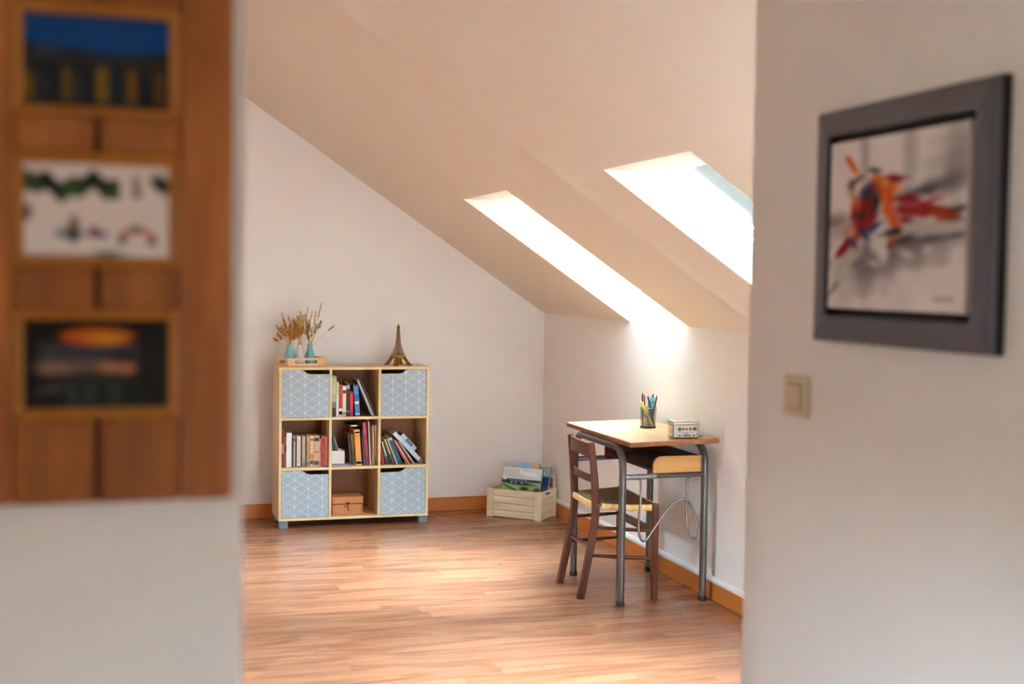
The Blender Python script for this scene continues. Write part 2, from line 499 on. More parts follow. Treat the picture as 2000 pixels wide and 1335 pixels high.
# partition on the near left (carries the photo frame) and near right (carries the painting)
LWY, LWX = 1.43, 0.137
mb = MB(); mb.prism([(-XK, 0), (LWX, 0), (LWX, gable(LWX)), (0, gable(0)), (-XK, HK)], LWY, LWY+0.10, 'y', bev=0)
struct(mb.link('wall_near_left', M_wall))
RWX, RWY = 1.25, 2.378
mb = MB(); mb.prism([(RWX, 0), (RWX+0.1, 0), (RWX+0.1, gable(RWX+0.1)), (RWX, gable(RWX))], YF, RWY, 'y')
struct(mb.link('wall_near_right', M_wall))

# end wall of the side bay beyond that partition
BY = 1.55
D4 = ((1.95, 2.66, 0.08, 1.24),)  # opening of the unseen window added for fill light
mb = MB(); zb = D4[0][2]
mb.prism([(RWX+0.1005, 0), (1.95, 0), (1.95, gable(1.95)), (RWX+0.1005, gable(RWX+0.1005)-.005)], BY-0.12, BY, 'y')
mb.box(1.95, XK, BY-0.12, BY, 0, zb)
mb.prism([(1.95, 1.24), (2.66, 1.24), (2.66, gable(2.66)), (1.95, gable(1.95))], BY-0.12, BY, 'y')
mb.prism([(2.66, zb), (XK, zb), (XK, HK), (2.66, gable(2.66))], BY-0.12, BY, 'y')
struct(mb.link('wall_bay', M_wall))

# --- sloping ceiling with the two skylight shafts
mb = MB()
SX = XK-(S_TOP-HK)/SL
def sl(x, yv): return (x, yv, gable(x))
def quad(a, b, c, d): mb.faces([a, b, c, d], [(0, 1, 2, 3)])
s1, s2 = SKY
quad(sl(-XK, YF), sl(-XK, SKY_L_FILL[0]), sl(0, SKY_L_FILL[0]), sl(0, YF)); quad(sl(-XK, SKY_L_FILL[1]), sl(-XK, YB), sl(0, YB), sl(0, SKY_L_FILL[1]))
quad(sl(XK, BY-0.12), sl(XK, s2[0]), sl(0, s2[0]), sl(0, BY-0.12))
quad(sl(RWX+0.1, YF), sl(RWX+0.1, BY-0.12), sl(0, BY-0.12), sl(0, YF))
quad(sl(XK, s1[1]), sl(XK, YB), sl(0, YB), sl(0, s1[1]))
for sg, (a, b) in ((1, SKY[0]), (1, SKY[1]), (-1, SKY_L_FILL)):
    quad(sl(sg*SX, a), sl(sg*SX, b), sl(0, b), sl(0, a))
    A_, B_, C_, D_ = (sg*XK, HK), (sg*BX, BZ), (sg*TX, TZ), (sg*SX, S_TOP)
    for yv in (a, b):
        quad(*[(p[0], yv, p[1]) for p in (A_, B_, C_, D_)])
    quad((sg*XK, a, HK), (sg*XK, b, HK), (sg*BX, b, BZ), (sg*BX, a, BZ))
    quad((sg*SX, a, S_TOP), (sg*SX, b, S_TOP), (sg*TX, b, TZ), (sg*TX, a, TZ))
# middle field carries a filled board joint that stands a little proud
ysn = [s2[1], 4.80] + [4.86+0.016*k for k in range(19)] + [5.25, s1[0]]
def bumpz(yv): return 0.010*math.exp(-((yv-5.0)/0.050)**2)
for p, q in zip(ysn, ysn[1:]):
    n_ = Vector((-math.sin(TH), 0, -math.cos(TH)))
    pts = []
    for (xx, yv) in ((XK, p), (XK, q), (0, q), (0, p)):
        v = Vector(sl(xx, yv)) + n_*bumpz(yv); pts.append(tuple(v))
    quad(*pts)
bmesh.ops.remove_doubles(mb.bm, verts=mb.bm.verts[:], dist=0.0004)
ceiling = struct(mb.link('ceiling', M_ceil))

# --- skylight windows: frame, sash and pane lying in the outer roof plane
ax = Vector((math.cos(TH), 0, -math.sin(TH)))      # down the slope
def skylight(idx, y0, y1, sg=1):
    o0 = Vector((sg*TX, 0, TZ))
    Ms = Matrix(((sg*ax.x, 0, sg*nv.x, o0.x), (0, 1, 0, 0), (ax.z, 0, nv.z, o0.z), (0, 0, 0, 1)))
    b = MB(); fb = 0.070; fi = -0.0312
    for (u0, u1, v0, v1) in ((-fb, fi, y0-fb, y1+fb), (WL-fi, WL+fb, y0-fb, y1+fb), (fi, WL-fi, y0-fb, y0+fi), (fi, WL-fi, y1-fi, y1+fb)):
        b.box(u0, u1, v0, v1, 0.001, 0.055, bev=0.002, mat=Ms)
    fr = struct(b.link('window_%d' % idx, M_white))
    b = MB(); s0 = -0.031; s1_ = 0.008
    for (u0, u1, v0, v1) in ((s0, s1_, y0+s0, y1-s0), (WL-s1_, WL-s0, y0+s0, y1-s0), (s1_, WL-s1_, y0+s0, y0+s1_), (s1_, WL-s1_, y1-s1_, y1-s0)):
        b.box(u0, u1, v0, v1, 0.012, 0.05, bev=0.003, mat=Ms)
    b.link('window_sash', M_white, fr)
    b = MB(); b.box(s1_, WL-s1_, y0+s1_, y1-s1_, 0.026, 0.034, mat=Ms)
    b.link('window_pane', M_roofglass if sg > 0 else M_leftglass, fr)
skylight(1, *SKY[0]); skylight(2, *SKY[1]); skylight(4, *SKY_L_FILL, -1)  # the left-slope one is unseen, added for fill light
# unseen window behind the camera, added in the left knee wall for light
b = MB()
for (y0, y1, z0, z1) in ((wy0, wy0+.05, wz0, wz1), (wy1-.05, wy1, wz0, wz1), (wy0+.05, wy1-.05, wz0, wz0+.05), (wy0+.05, wy1-.05, wz1-.05, wz1)):
    b.box(-XK-0.09, -XK-0.03, y0, y1, z0, z1, bev=.004)
fr = struct(b.link('window_3', M_white))
b = MB(); b.box(-XK-0.065, -XK-0.057, wy0+.05, wy1-.05, wz0+.05, wz1-.05); b.link('window_pane', M_glass, fr)
# unseen window added in the side bay; its curtain spreads fill light
for n_, (x0, x1, z0, z1) in enumerate(D4):
    b = MB()
    for (a, c, e, f) in ((x0, x0+.05, z0, z1), (x1-.05, x1, z0, z1), (x0+.05, x1-.05, z0, z0+.05), (x0+.05, x1-.05, z1-.05, z1)):
        b.box(a, c, BY-0.09, BY-0.04, e, f, bev=.004)
    fr = struct(b.link('window_%d' % (n_+5), M_white))
    nn = 48; b = MB()
    b.faces([(x0-.01+(x1-x0+.02)*i/nn, BY+.014+.009*math.sin(i*1.3), z) for i in range(nn+1) for z in (z0-.03, z1+.03)], [(2*i, 2*i+2, 2*i+3, 2*i+1) for i in range(nn)])
    b.link('fill_curtain', M_sheer, fr, smooth=60)
    b = MB(); b.box(x0+.05, x1-.05, BY-0.069, BY-0.061, z0+.05, z1-.05); b.link('window_pane', M_glass, fr)

# --- skirting boards, white cable trunking on the right one
mb = MB(); mb.box(-XK, XK, YB-0.013, YB, 0.0, 0.088, bev=0.003); struct(mb.link('baseboard_back', M_base))
mb = MB(); mb.box(XK-0.013, XK, 1.552, YB-0.0135, 0.0, 0.086, bev=0.003); struct(mb.link('baseboard_right', M_base_r))
mb = MB(); mb.prism([(XK, 0.0865), (XK-0.016, 0.0865), (XK-0.016, 0.098), (XK-0.009, 0.110), (XK, 0.110)], 1.552, YB-0.001, 'y')
struct(mb.link('trim_1', M_white))

# ------------------------------------------------------------------ BOOKCASE (three by three cells, four doors)
CX0, CY0, CW, CD = 0.9467, 7.667, 0.9118, 0.32
CZ0, CZ1, BT = 0.0446, 0.9634, 0.0155
CI = (CW-4*BT)/3
cellx = [CX0+BT+i*(CI+BT) for i in range(3)]
CIH = (CZ1-CZ0-4*BT)/3
cellz = [CZ0+BT+i*(CIH+BT) for i in range(3)]            # bottom to top
CYB = CY0+CD
bc = thing('bookcase', 'pale wooden nine-cell bookcase with four blue-grey patterned doors against the back wall', 'bookcase', (CX0, CY0, 0))
def panel(name, x0, x1, y0, y1, z0, z1, mat, edge=None):
    b = MB(); b.box(x0, x1, y0+0.0012, y1, z0, z1); o = b.link(name, mat, bc)
    b = MB(); b.box(x0, x1, y0, y0+0.0012, z0, z1); b.link('edge_band', M_edge, o)
    return o
panel('side_panel', CX0, CX0+BT, CY0, CYB, CZ0, CZ1-BT, M_maple_v)
panel('side_panel', CX0+CW-BT, CX0+CW, CY0, CYB, CZ0, CZ1-BT, M_maple_v)
panel('top_panel', CX0-0.003, CX0+CW+0.003, CY0-0.004, CYB, CZ1-BT, CZ1, M_maple)
panel('bottom_panel', CX0+BT, CX0+CW-BT, CY0, CYB-.004, CZ0, CZ0+BT, M_maple)
for i in (1, 2):
    panel('divider', cellx[i]-BT, cellx[i], CY0, CYB-.004, CZ0+BT, CZ1-BT, M_maple_v)
for i in range(3):
    for k in (1, 2):
        panel('shelf', cellx[i], cellx[i]+CI, CY0+0.002, CYB-.004, cellz[k]-BT, cellz[k], M_maple)
b = MB(); b.box(CX0+BT, CX0+CW-BT, CYB-0.004, CYB-0.0005, CZ0, CZ1-BT); b.link('back_panel', wood('brown_hardboard', (150, 100, 64), (172, 120, 80), axis='z', scale=8, stretch=10, rough=0.6), bc)
for (fx, fy) in ((CX0+.004, CY0+.004), (CX0+CW-.056, CY0+.004), (CX0+.004, CYB-.056), (CX0+CW-.056, CYB-.056), (CX0+CW/2-.026, CYB-.056)):
    b = MB(); b.box(fx, fx+.052, fy, fy+.052, 0.0, CZ0, bev=.002); b.link('foot', M_grey_foot, bc)
def lattice_mat():
    """blue-grey cloth printed with a white triangle lattice"""
    m, nt, bs = newmat('triangle_lattice_cloth')
    uv = N(nt, 'ShaderNodeUVMap'); uv.uv_map = 'UVMap'
    sx = N(nt, 'ShaderNodeSeparateXYZ'); nt.links.new(uv.outputs[0], sx.inputs[0])
    def M(op, a, b2=None):
        n = N(nt, 'ShaderNodeMath', operation=op)
        for i, v in enumerate((a, b2)):
            if v is None: continue
            if isinstance(v, (int, float)): n.inputs[i].default_value = v
            else: nt.links.new(v, n.inputs[i])
        return n.outputs[0]
    u = M('DIVIDE', sx.outputs[0], 0.083); v = M('DIVIDE', sx.outputs[1], 0.0542)
    def dist(x, sc):
        f = M('FRACT', M('ADD', x, 100.5)); return M('MULTIPLY', M('ABSOLUTE', M('SUBTRACT', f, 0.5)), sc)
    d1 = dist(u, 0.083); d2 = dist(M('ADD', u, v), 0.0454); d3 = dist(M('SUBTRACT', v, u), 0.0454)
    def line(d, wd): 
        n = N(nt, 'ShaderNodeMapRange'); n.inputs['From Min'].default_value = wd*1.5; n.inputs['From Max'].default_value = wd*0.5
        nt.links.new(d, n.inputs['Value']); return n.outputs[0]
    ln = M('MAXIMUM', M('MAXIMUM', line(d1, .0016), line(d2, .0015)), line(d3, .0015))
    dv = dist(v, 0.0542)
    node = M('SQRT', M('ADD', M('MULTIPLY', d1, d1), M('MULTIPLY', dv, dv)))
    nd = line(node, .0042)
    f = M('MINIMUM', M('ADD', M('MULTIPLY', ln, 0.55), M('MULTIPLY', nd, 0.45)), 1.0)
    nz = N(nt, 'ShaderNodeTexNoise'); nz.inputs['Scale'].default_value = 700.0
    mx0 = N(nt, 'ShaderNodeMix', data_type='RGBA')
    mx0.inputs[6].default_value = (*lin((160, 178, 190)), 1); mx0.inputs[7].default_value = (*lin((182, 198, 208)), 1)
    nt.links.new(nz.outputs['Fac'], mx0.inputs[0])
    mx = N(nt, 'ShaderNodeMix', data_type='RGBA'); nt.links.new(f, mx.inputs[0]); nt.links.new(mx0.outputs[2], mx.inputs[6])
    mx.inputs[7].default_value = (*lin((236, 244, 248)), 1)
    nt.links.new(mx.outputs[2], bs.inputs['Base Color']); bs.inputs['Roughness'].default_value = 0.75
    return m
M_lat = lattice_mat()
def door(ci, cj, notch_right, ph):
    g = 0.0022; Wd, Hd = CI-2*g, CIH-2*g; nd = 0.024; ns = 0.118
    sc = [(ns-0.048, 0), (ns-0.034, 0.002), (ns-0.022, 0.009), (ns-0.010, 0.019), (ns-.002+.006, nd-.0015), (ns+.018, nd)]
    # outline seen from the front, notch in the upper corner on the handle side
    run = [(Wd-ns+(p[0]-(ns-0.048))*1.0-0.052, Hd-p[1]) for p in sc]
    poly = [(0, 0), (Wd, 0), (Wd, Hd-nd)] + run[::-1] + [(0, Hd)]
    if not notch_right: poly = [(Wd-x, z) for x, z in poly][::-1]
    b = MB(); b.prism(poly, 0, 0.013, 'y')
    me = b.mesh('door'); me.materials.append(M_lat)
    uvl = me.uv_layers.new(name='UVMap')
    for lp in me.loops:
        c = me.vertices[lp.vertex_index].co; uvl.data[lp.index].uv = (c.x-ph[0], c.z-ph[1])
    loc = Vector((cellx[ci]+g, CY0+0.003, cellz[cj]+g)) - Vector((CX0, CY0, 0))
    link_mesh('door', me, bc, loc)
door(0, 2, True, (0.053, 0.028)); door(2, 2, False, (0.068, 0.045))
door(0, 0, True, (0.076, 0.011)); door(2, 0, False, (0.071, 0.029))

# ------------------------------------------------------------------ books in the bookcase
def book(x, z, th, h, lean, yfront, depth, c, label, group, bands=(), thin=False, cat='book', pages=(226, 218, 200), rough=0.45):
    """standing book, spine to the front; lean in degrees, top towards -x. bands: (from, to, colour) along the spine"""
    x = shelf.put(x, th, h, lean)
    a = R(lean)
    zlift = 0.0003 if a >= 0 else th*math.sin(-a)+0.0003
    t = thing('book' if cat == 'book' else cat, label, 'book' if cat == 'book' else cat, (x, yfront, z+zlift), group=group, rot=(0, -a, 0))
    m = plain_c(c, rough)
    cov = 0.0018 if not thin else 0.0009
    q = MB()
    q.box(0, th, 0, cov, 0, h); q.box(0, cov, cov, depth, 0, h); q.box(th-cov, th, cov, depth, 0, h)
    q.link('cover', m, t, world=False)
    q = MB(); q.box(cov, th-cov, cov, depth-0.003, 0.002, h-0.0025); q.link('page_block', plain_c(pages, 0.85), t, world=False)
    for (p, r_, bc_) in bands:
        q = MB(); q.box(th*0.08, th*0.92, -0.0005, 0.0002, h*p, h*r_); q.link('spine_label', plain_c(bc_, 0.5), t, world=False)
    return t
def corners(x, th, h, lean):
    a = R(lean); c, s_ = math.cos(a), math.sin(a); zl = 0.0003 if a >= 0 else -th*s_+.0003
    return [(x+u*c-v*s_, zl+u*s_+v*c) for u, v in ((0, 0), (th, 0), (th, h), (0, h))]
def sat(p, q):
    for A in (p, q):
        for i in range(4):
            e0, e1 = A[i], A[(i+1) % 4]; nx_, ny_ = e1[1]-e0[1], e0[0]-e1[0]
            a_ = [nx_*v[0]+ny_*v[1] for v in p]; b_ = [nx_*v[0]+ny_*v[1] for v in q]
            if max(a_) <= min(b_) or max(b_) <= min(a_): return False
    return True
class Shelf:
    """keeps the books of one cell from running into each other"""
    def __init__(self, left, right): self.p = [[(left-.5, -1), (left, -1), (left, 1), (left-.5, 1)]]; self.right = right
    def put(self, x, th, h, lean):
        while any(sat(corners(x-.0004, th+.0008, h, lean), o) for o in self.p): x += .0005
        c = corners(x, th, h, lean); self.p.append(c)
        if max(v[0] for v in c) > self.right: print('SHELF OVER', round(x, 4), round(max(v[0] for v in c)-self.right, 4))
        return x
Z2, Z1, Z0 = cellz[2], cellz[1], cellz[0]
YF_ = CY0+0.035
g = 'books in the top middle cell'; shelf = Shelf(cellx[1], cellx[1]+CI)
book(1.2635, Z2, .030, .243, 0, YF_, .19, (166, 180, 146), 'tall pale green book with dark foot, far left of the top middle cell', g, [(0, .22, (56, 46, 44)), (.22, .36, (120, 110, 96)), (.55, .95, (186, 196, 168))])
book(1.2945, Z2, .0125, .208, 0, YF_, .15, (232, 232, 232), 'slim white book beside the tall pale green one', g, [(.62, .98, (212, 210, 150))])
book(1.3080, Z2, .0215, .187, 0, YF_, .14, (192, 36, 38), 'red book with white foot between white and cream books', g, [(0, .26, (236, 232, 230)), (.06, .17, (96, 138, 148)), (.5, .9, (206, 60, 56))])
book(1.3305, Z2, .0215, .184, 0, YF_, .14, (232, 216, 182), 'cream paperback with dark dot near the top, top middle cell', g, [(.76, .86, (70, 48, 34)), (.06, .14, (120, 128, 100))])
book(1.3530, Z2, .0215, .200, 0, YF_, .15, (36, 32, 36), 'black book with silver lettering spot, top middle cell', g, [(.83, .95, (176, 176, 178)), (.12, .18, (128, 124, 118)), (.45, .74, (70, 34, 34))])
book(1.3755, Z2, .0190, .150, 0, YF_-.004, .11, (208, 38, 42), 'short bright red book between the black and the blue one', g, [(.02, .2, (150, 40, 90)), (.4, .9, (222, 52, 48))])
book(1.4080, Z2, .0300, .188, 4.0, YF_-.002, .14, (28, 92, 172), 'thick bright blue book leaning left in the top middle cell', g, [(.04, .10, (150, 196, 222)), (.38, .48, (232, 196, 190)), (.7, .96, (86, 136, 196)), (.12, .34, (60, 120, 190))])
book(1.4600, Z2, .0040, .232, 23.0, YF_+.004, .18, (88, 88, 92), 'thin dark magazine, lowest of the leaning pile in the top middle cell', g, thin=True)
book(1.4790, Z2, .0050, .238, 23.5, YF_, .19, (206, 202, 198), 'thin pale grey magazine leaning in the top middle cell', g, thin=True)
book(1.4910, Z2, .0035, .240, 24.0, YF_+.002, .19, (228, 226, 224), 'thin white magazine leaning in the top middle cell', g, thin=True)
book(1.5010, Z2, .0075, .240, 24.0, YF_, .19, (40, 36, 36), 'black magazine leaning beside the white one, top middle cell', g, thin=True, bands=[(.0, .5, (92, 34, 40))])
book(1.5150, Z2, .0035, .226, 24.5, YF_+.004, .18, (96, 116, 92), 'thin greenish booklet, outermost of the leaning pile in the top middle cell', g, thin=True)

g = 'books in the middle left cell'; shelf = Shelf(cellx[0], cellx[0]+CI)
tan = (196, 166, 126)
L1 = [(.9640, .0195, .226, (150, 30, 30), 'tall dark red hardback, far left of the middle row', [(.36, .62, (206, 130, 118)), (.66, .94, (128, 22, 26))]),
 (.9845, .0105, .214, (150, 116, 62), 'thin dark book with golden spine beside the dark red hardback', [(.45, .62, (40, 42, 38)), (.86, .98, (60, 40, 24))]),
 (.9965, .0315, .206, (238, 236, 238), 'thick white book, the brightest on the middle left shelf', []),
 (1.0300, .0085, .176, (44, 34, 32), 'thin black booklet right of the thick white book', []),
 (1.0395, .0115, .182, (198, 176, 152), 'slim beige paperback with brown head, middle left cell', [(.84, .96, (122, 78, 44))]),
 (1.0525, .0050, .178, (58, 44, 62), 'very thin dark violet booklet on the middle left shelf', []),
 (1.0585, .0225, .184, (226, 208, 196), 'ivory paperback with a thin central line on the middle left shelf', [(.0, .03, (36, 28, 30)), (.1, .9, (214, 194, 180))]),
 (1.0830, .0060, .160, (70, 56, 44), 'short dark sliver of a book beside the ivory paperback', []),
 (1.0900, .0200, .184, (176, 158, 128), 'greyish beige paperback with notched top, middle left cell', [(.0, .14, (140, 126, 108)), (.3, .9, (186, 166, 136))]),
 (1.1110, .0065, .170, (62, 48, 36), 'dark brown thin book in the middle of the left row', []),
 (1.1185, .0185, .186, (186, 156, 118), 'tan paperback with greenish foot, middle left cell', [(.06, .16, (120, 122, 108)), (.2, .8, (178, 146, 108))]),
 (1.1380, .0205, .187, (224, 188, 138), 'light sand paperback with dark stamp near its foot', [(.08, .2, (92, 60, 60)), (.84, .9, (110, 70, 50)), (.25, .42, (190, 130, 84))]),
 (1.1595, .0345, .187, (206, 172, 130), 'widest tan paperback with black square at its top', [(.82, .93, (46, 34, 30)), (.06, .18, (96, 62, 62)), (.45, .5, (160, 110, 80))]),
 (1.1950, .0100, .168, (196, 132, 118), 'small pinkish book between the widest tan and the coral one', [(.7, .9, (226, 150, 136))]),
 (1.2058, .0200, .184, (204, 70, 68), 'coral red paperback near the right end, middle left cell', [(.74, .92, (176, 38, 44)), (.25, .42, (190, 46, 52))]),
 (1.2265, .0170, .182, (198, 120, 106), 'faded salmon paperback, last on the right of the middle left cell', [])]
for i, (x, th, h, c, lb, bd) in enumerate(L1):
    book(x, Z1, th, h, 0, YF_+0.006+0.004*((i*5) % 3), .12, c, lb, g, bd, pages=(214, 196, 164))

g = 'books in the centre cell'; shelf = Shelf(cellx[1], cellx[1]+CI)
book(1.3880, Z1, .0130, .186, 4.5, YF_+.05, .15, (84, 56, 34), 'dark brown book at the back left of the olive one, centre cell', g)
book(1.4020, Z1, .0150, .188, 4.5, YF_+.03, .14, (138, 128, 40), 'olive yellow book leaning behind the orange one, centre cell', g, [(.1, .5, (98, 82, 36))])
book(1.4180, Z1, .0350, .220, 4.5, YF_, .17, (228, 138, 44), 'thick orange patterned book in the centre cell', g, [(.02, .14, (238, 206, 180)), (.04, .11, (200, 214, 226)), (.18, .8, (232, 164, 76)), (.86, .97, (240, 214, 190)), (.89, .94, (60, 44, 34))])
book(1.4635, Z1, .0110, .216, 4.5, YF_+.004, .17, (54, 38, 70), 'dark violet slim book right of the orange one', g)
book(1.4755, Z1, .0210, .262, 4.5, YF_, .19, (160, 36, 76), 'tall magenta book standing highest in the centre cell', g, [(.72, .98, (200, 60, 104)), (.25, .6, (186, 60, 62)), (.0, .2, (112, 28, 66))])
book(1.5010, Z1, .0080, .268, 3.0, YF_+.002, .20, (206, 196, 184), 'tall thin grey-white folder beside the magenta book', g, thin=True)
book(1.5100, Z1, .0060, .240, 1.5, YF_+.01, .18, (110, 74, 48), 'brown thin book between folder and tan books, centre cell', g)
book(1.5190, Z1, .0100, .243, 1.0, YF_+.006, .18, (214, 176, 128), 'tan tall book near the right side of the centre cell', g)
book(1.5312, Z1, .0095, .243, 0, YF_+.006, .18, (206, 166, 120), 'last tan tall book against the right divider of the centre cell', g, [(.0, .2, (150, 110, 84))])
# booklet lying on top of the standing books
t = thing('booklet', 'black booklet with white end label lying on top of the orange book', 'booklet', (1.372, YF_+.012, Z1+.2365), rot=(0, R(-1.5), 0))
q = MB(); q.box(0, .066, 0, .17, 0, .010, bev=.0015); q.link('cover', plain_c((40, 32, 32), .6), t, world=False)
q = MB(); q.box(.014, .050, -.0008, .0002, .0015, .0085); q.link('end_label', plain_c((232, 228, 214), .6), t, world=False)
# white card box with leaning cards, booklets lying in front
t = thing('card_box', 'small open white card box standing in the centre cell', 'box', (1.2660, YF_+.02, Z1+.0125))
q = MB(); W_, D_, H_ = .083, .10, .078; e = .0015
q.box(0, W_, 0, e, 0, H_); q.box(0, W_, D_-e, D_, 0, H_); q.box(0, e, e, D_-e, 0, H_); q.box(W_-e, W_, e, D_-e, 0, H_); q.box(e, W_-e, e, D_-e, 0, e)
q.link('box_walls', M_paper, t, world=False)
q = MB(); q.box(W_, W_+.0008, .01, D_-.01, .008, H_-.01); q.link('side_label', plain_c((222, 200, 150), .7), t, world=False)
for i, (dx, h, ln, c, lb) in enumerate(((.052, .180, 17, (44, 50, 62), 'dark navy card leaning in the white card box'), (.0605, .190, 17, (74, 84, 110), 'slate blue card in the middle of the white card box'), (.069, .190, 17, (168, 164, 206), 'lavender card leaning outermost in the white card box'), (.0435, .15, 17, (196, 206, 198), 'pale greenish card at the back left of the white card box'))):
    c_ = thing('greeting_card', lb, 'card', (1.2660+dx, YF_+.03+.004*i, Z1+.0155), group='cards in the white card box', rot=(0, R(-ln), 0))
    q = MB(); q.box(0, .0022, 0, .075, 0, h*0.86); q.link('card_leaf', plain_c(c, .6), c_, world=False)
    q = MB(); q.box(.0023, .0036, .002, .077, 0, h*0.85); q.link('card_leaf', plain_c((218, 216, 222), .6), c_, world=False)
for i, (x0, x1, z, y0, c, lb, rz) in enumerate(((1.2665, 1.395, 0.0004, -.028, (178, 120, 128), 'rosy thin booklet, lowest of the flat pile under the card box', -2), (1.2655, 1.372, .0044, -.024, (222, 220, 226), 'white thin booklet in the flat pile under the card box', 0), (1.2665, 1.388, .0084, -.018, (110, 108, 140), 'violet-grey booklet on top of the flat pile under the card box', -4))):
    t = thing('booklet', lb, 'booklet', (x0+.003, YF_+y0+.012, Z1+z), group='booklets under the white card box', rotz=R(rz) if rz < 0 else 0)
    q = MB(); q.box(0, x1-x0, 0, .17, 0, .0036); q.link('cover', plain_c(c, .45), t, world=False)
    q = MB(); q.box(.012, (x1-x0)*.6, .02, .09, .0036, .0039); q.link('cover_print', plain_c((206, 208, 220), .45), t, world=False)

g = 'books leaning in the middle right cell'; shelf = Shelf(cellx[2], cellx[2]+CI)
L3 = [(1.5620, .0150, .110, 9, (188, 44, 34), 'red book lowest of the leaning row, middle right cell', []),
 (1.5750, .0050, .136, 14, (48, 62, 52), 'dark green thin book leaning after the red one', []),
 (1.5850, .0075, .146, 16, (222, 216, 206), 'thin white book with black edge leaning near the left', [(.0, .35, (60, 56, 54))]),
 (1.5950, .0095, .152, 18, (62, 54, 48), 'black-brown book leaning between white and yellow ones', []),
 (1.6050, .0085, .166, 20, (216, 196, 84), 'yellow book leaning in the middle right cell', [(.0, .42, (44, 50, 70))]),
 (1.6150, .0085, .164, 21, (42, 46, 72), 'navy blue book right of the yellow one', []),
 (1.6250, .0060, .172, 22, (234, 226, 214), 'cream white slim book leaning before the teal one', []),
 (1.6350, .0240, .174, 23, (44, 96, 122), 'thick teal blue book leaning in the middle right cell', [(.0, .12, (30, 66, 96)), (.9, 1.0, (186, 206, 214))]),
 (1.6500, .0080, .172, 29, (196, 48, 36), 'bright red slim book right of the teal one', []),
 (1.6600, .0060, .168, 31, (232, 212, 190), 'pale cream booklet leaning over the red slim book', []),
 (1.6700, .0080, .166, 33, (132, 48, 36), 'brick brown book leaning at the right of the row', []),
 (1.6800, .0055, .168, 35, (228, 222, 218), 'white booklet leaning under the big pale album', [])]
for i, (x, th, h, ln, c, lb, bd) in enumerate(L3):
    book(x, Z1, th, h, ln, YF_+0.003*((i*7) % 4), .17, c, lb, g, bd, thin=th < .0075)
album = book(1.7500, Z1, .0250, .258, 43.5, YF_-.002, .19, (196, 202, 214), 'big pale grey-blue album leaning over the other books', g, [(.0, .1, (120, 118, 124)), (.72, .98, (206, 218, 230))])
t = thing('boxed_book', 'small light blue boxed book lying aslant on the pale album', 'book', (album.location.x+.0254*math.cos(R(43.5))-.085*math.sin(R(43.5)), YF_+.006, Z1+.0008+.0254*math.sin(R(43.5))+.085*math.cos(R(43.5))), rot=(0, R(-43.5), 0))
q = MB(); q.box(0, .026, 0, .12, 0, .128, bev=.001); q.link('slip_case', plain_c((176, 204, 222), .45), t, world=False)
q = MB(); q.box(.004, .022, -.0006, .0002, .030, .090); q.link('spine_label', plain_c((70, 124, 164), .5), t, world=False)
q = MB(); q.box(.001, .025, .002, .118, .128, .1285); q.link('case_top', plain_c((60, 100, 150), .5), t, world=False)

# wooden keepsake box in the bottom middle cell
M_kb = wood('orange_pine_box', (176, 104, 54), (214, 146, 86), axis='x', scale=22, stretch=8, rough=0.45)
t = thing('keepsake_box', 'small orange-brown wooden box with dark latch in the bottom middle cell', 'box', (1.2690, CY0+.03, Z0))
q = MB(); q.box(.004, .190, .003, .13, 0.0003, .066, bev=.0015); bx_ = q.link('box_body', M_kb, t, world=False)
q = MB(); q.box(.004, .012, .0005, .003, .0003, .066); q.box(.182, .190, .0005, .003, .0003, .066); q.link('corner_strip', plain_c((188, 110, 56), .5), bx_, world=False)
q = MB(); q.box(0.001, .193, 0, .133, .071, .113, bev=.004, seg=2); q.link('lid', M_kb, t, world=False)
q = MB(); q.box(.008, .186, .006, .127, .066, .071); q.link('lid_rebate', plain_c((96, 50, 22), .6), t, world=False)
lt = MB(); lt.box(.088, .106, -.003, 0, .066, .080, bev=.001); lo = lt.link('latch', plain_c((46, 26, 16), .4, .6), t, world=False)
q = MB(); q.tube([(.097, -.003, .062), (.099, -.005, .048), (.103, -.004, .030)], .0028, n=8); q.tube([(.097, -.004, .060), (.082, -.005, .056), (.073, -.004, .052)], .0024, n=8); q.link('hasp', plain_c((70, 38, 18), .4, .6), lo, world=False)

# ------------------------------------------------------------------ tray with three bottle vases of dried grass
TRR = R(17)
tray = thing('wooden_tray', 'light wooden tray with slot handles on top of the bookcase', 'tray', (1.0035, 7.722, CZ1), TRR)
M_tray = wood('light_pine_tray', (222, 178, 116), (240, 204, 148), axis='x', scale=16, stretch=8, rough=0.5)
TLn, TDp, THt, tt = .255, .165, .050, .009
def slot_wall(length, hh, s0, s1_, z0, z1, fn):
    """upright board with a rounded slot through it; fn maps (along, across, z)"""
    q = MB()
    r_ = (z1-z0)/2; zc = (z0+z1)/2; n = 8
    arcL = [(s0+r_-r_*math.cos(a), zc+r_*math.sin(a)) for a in np.linspace(-math.pi/2, math.pi/2, n)]
    arcR = [(s1_-r_+r_*math.cos(a), zc+r_*math.sin(a)) for a in np.linspace(-math.pi/2, math.pi/2, n)]
    sm = (s0+s1_)/2
    left = [(0, 0), (sm, 0), (sm, z0)] + [p for p in arcL] + [(sm, z1), (sm, hh), (0, hh)]
    right = [(sm, 0), (length, 0), (length, hh), (sm, hh), (sm, z1)] + arcR[::-1] + [(sm, z0)]
    for poly in (left, right):
        npt = len(poly)
        vs = [fn(a, 0, z) for a, z in poly]+[fn(a, tt, z) for a, z in poly]
        q.faces(vs, [tuple(range(npt)), tuple(range(2*npt-1, npt-1, -1))]+[(i, i+npt, (i+1) % npt+npt, (i+1) % npt) for i in range(npt)])
    bmesh.ops.remove_doubles(q.bm, verts=q.bm.verts[:], dist=1e-5)
    return q
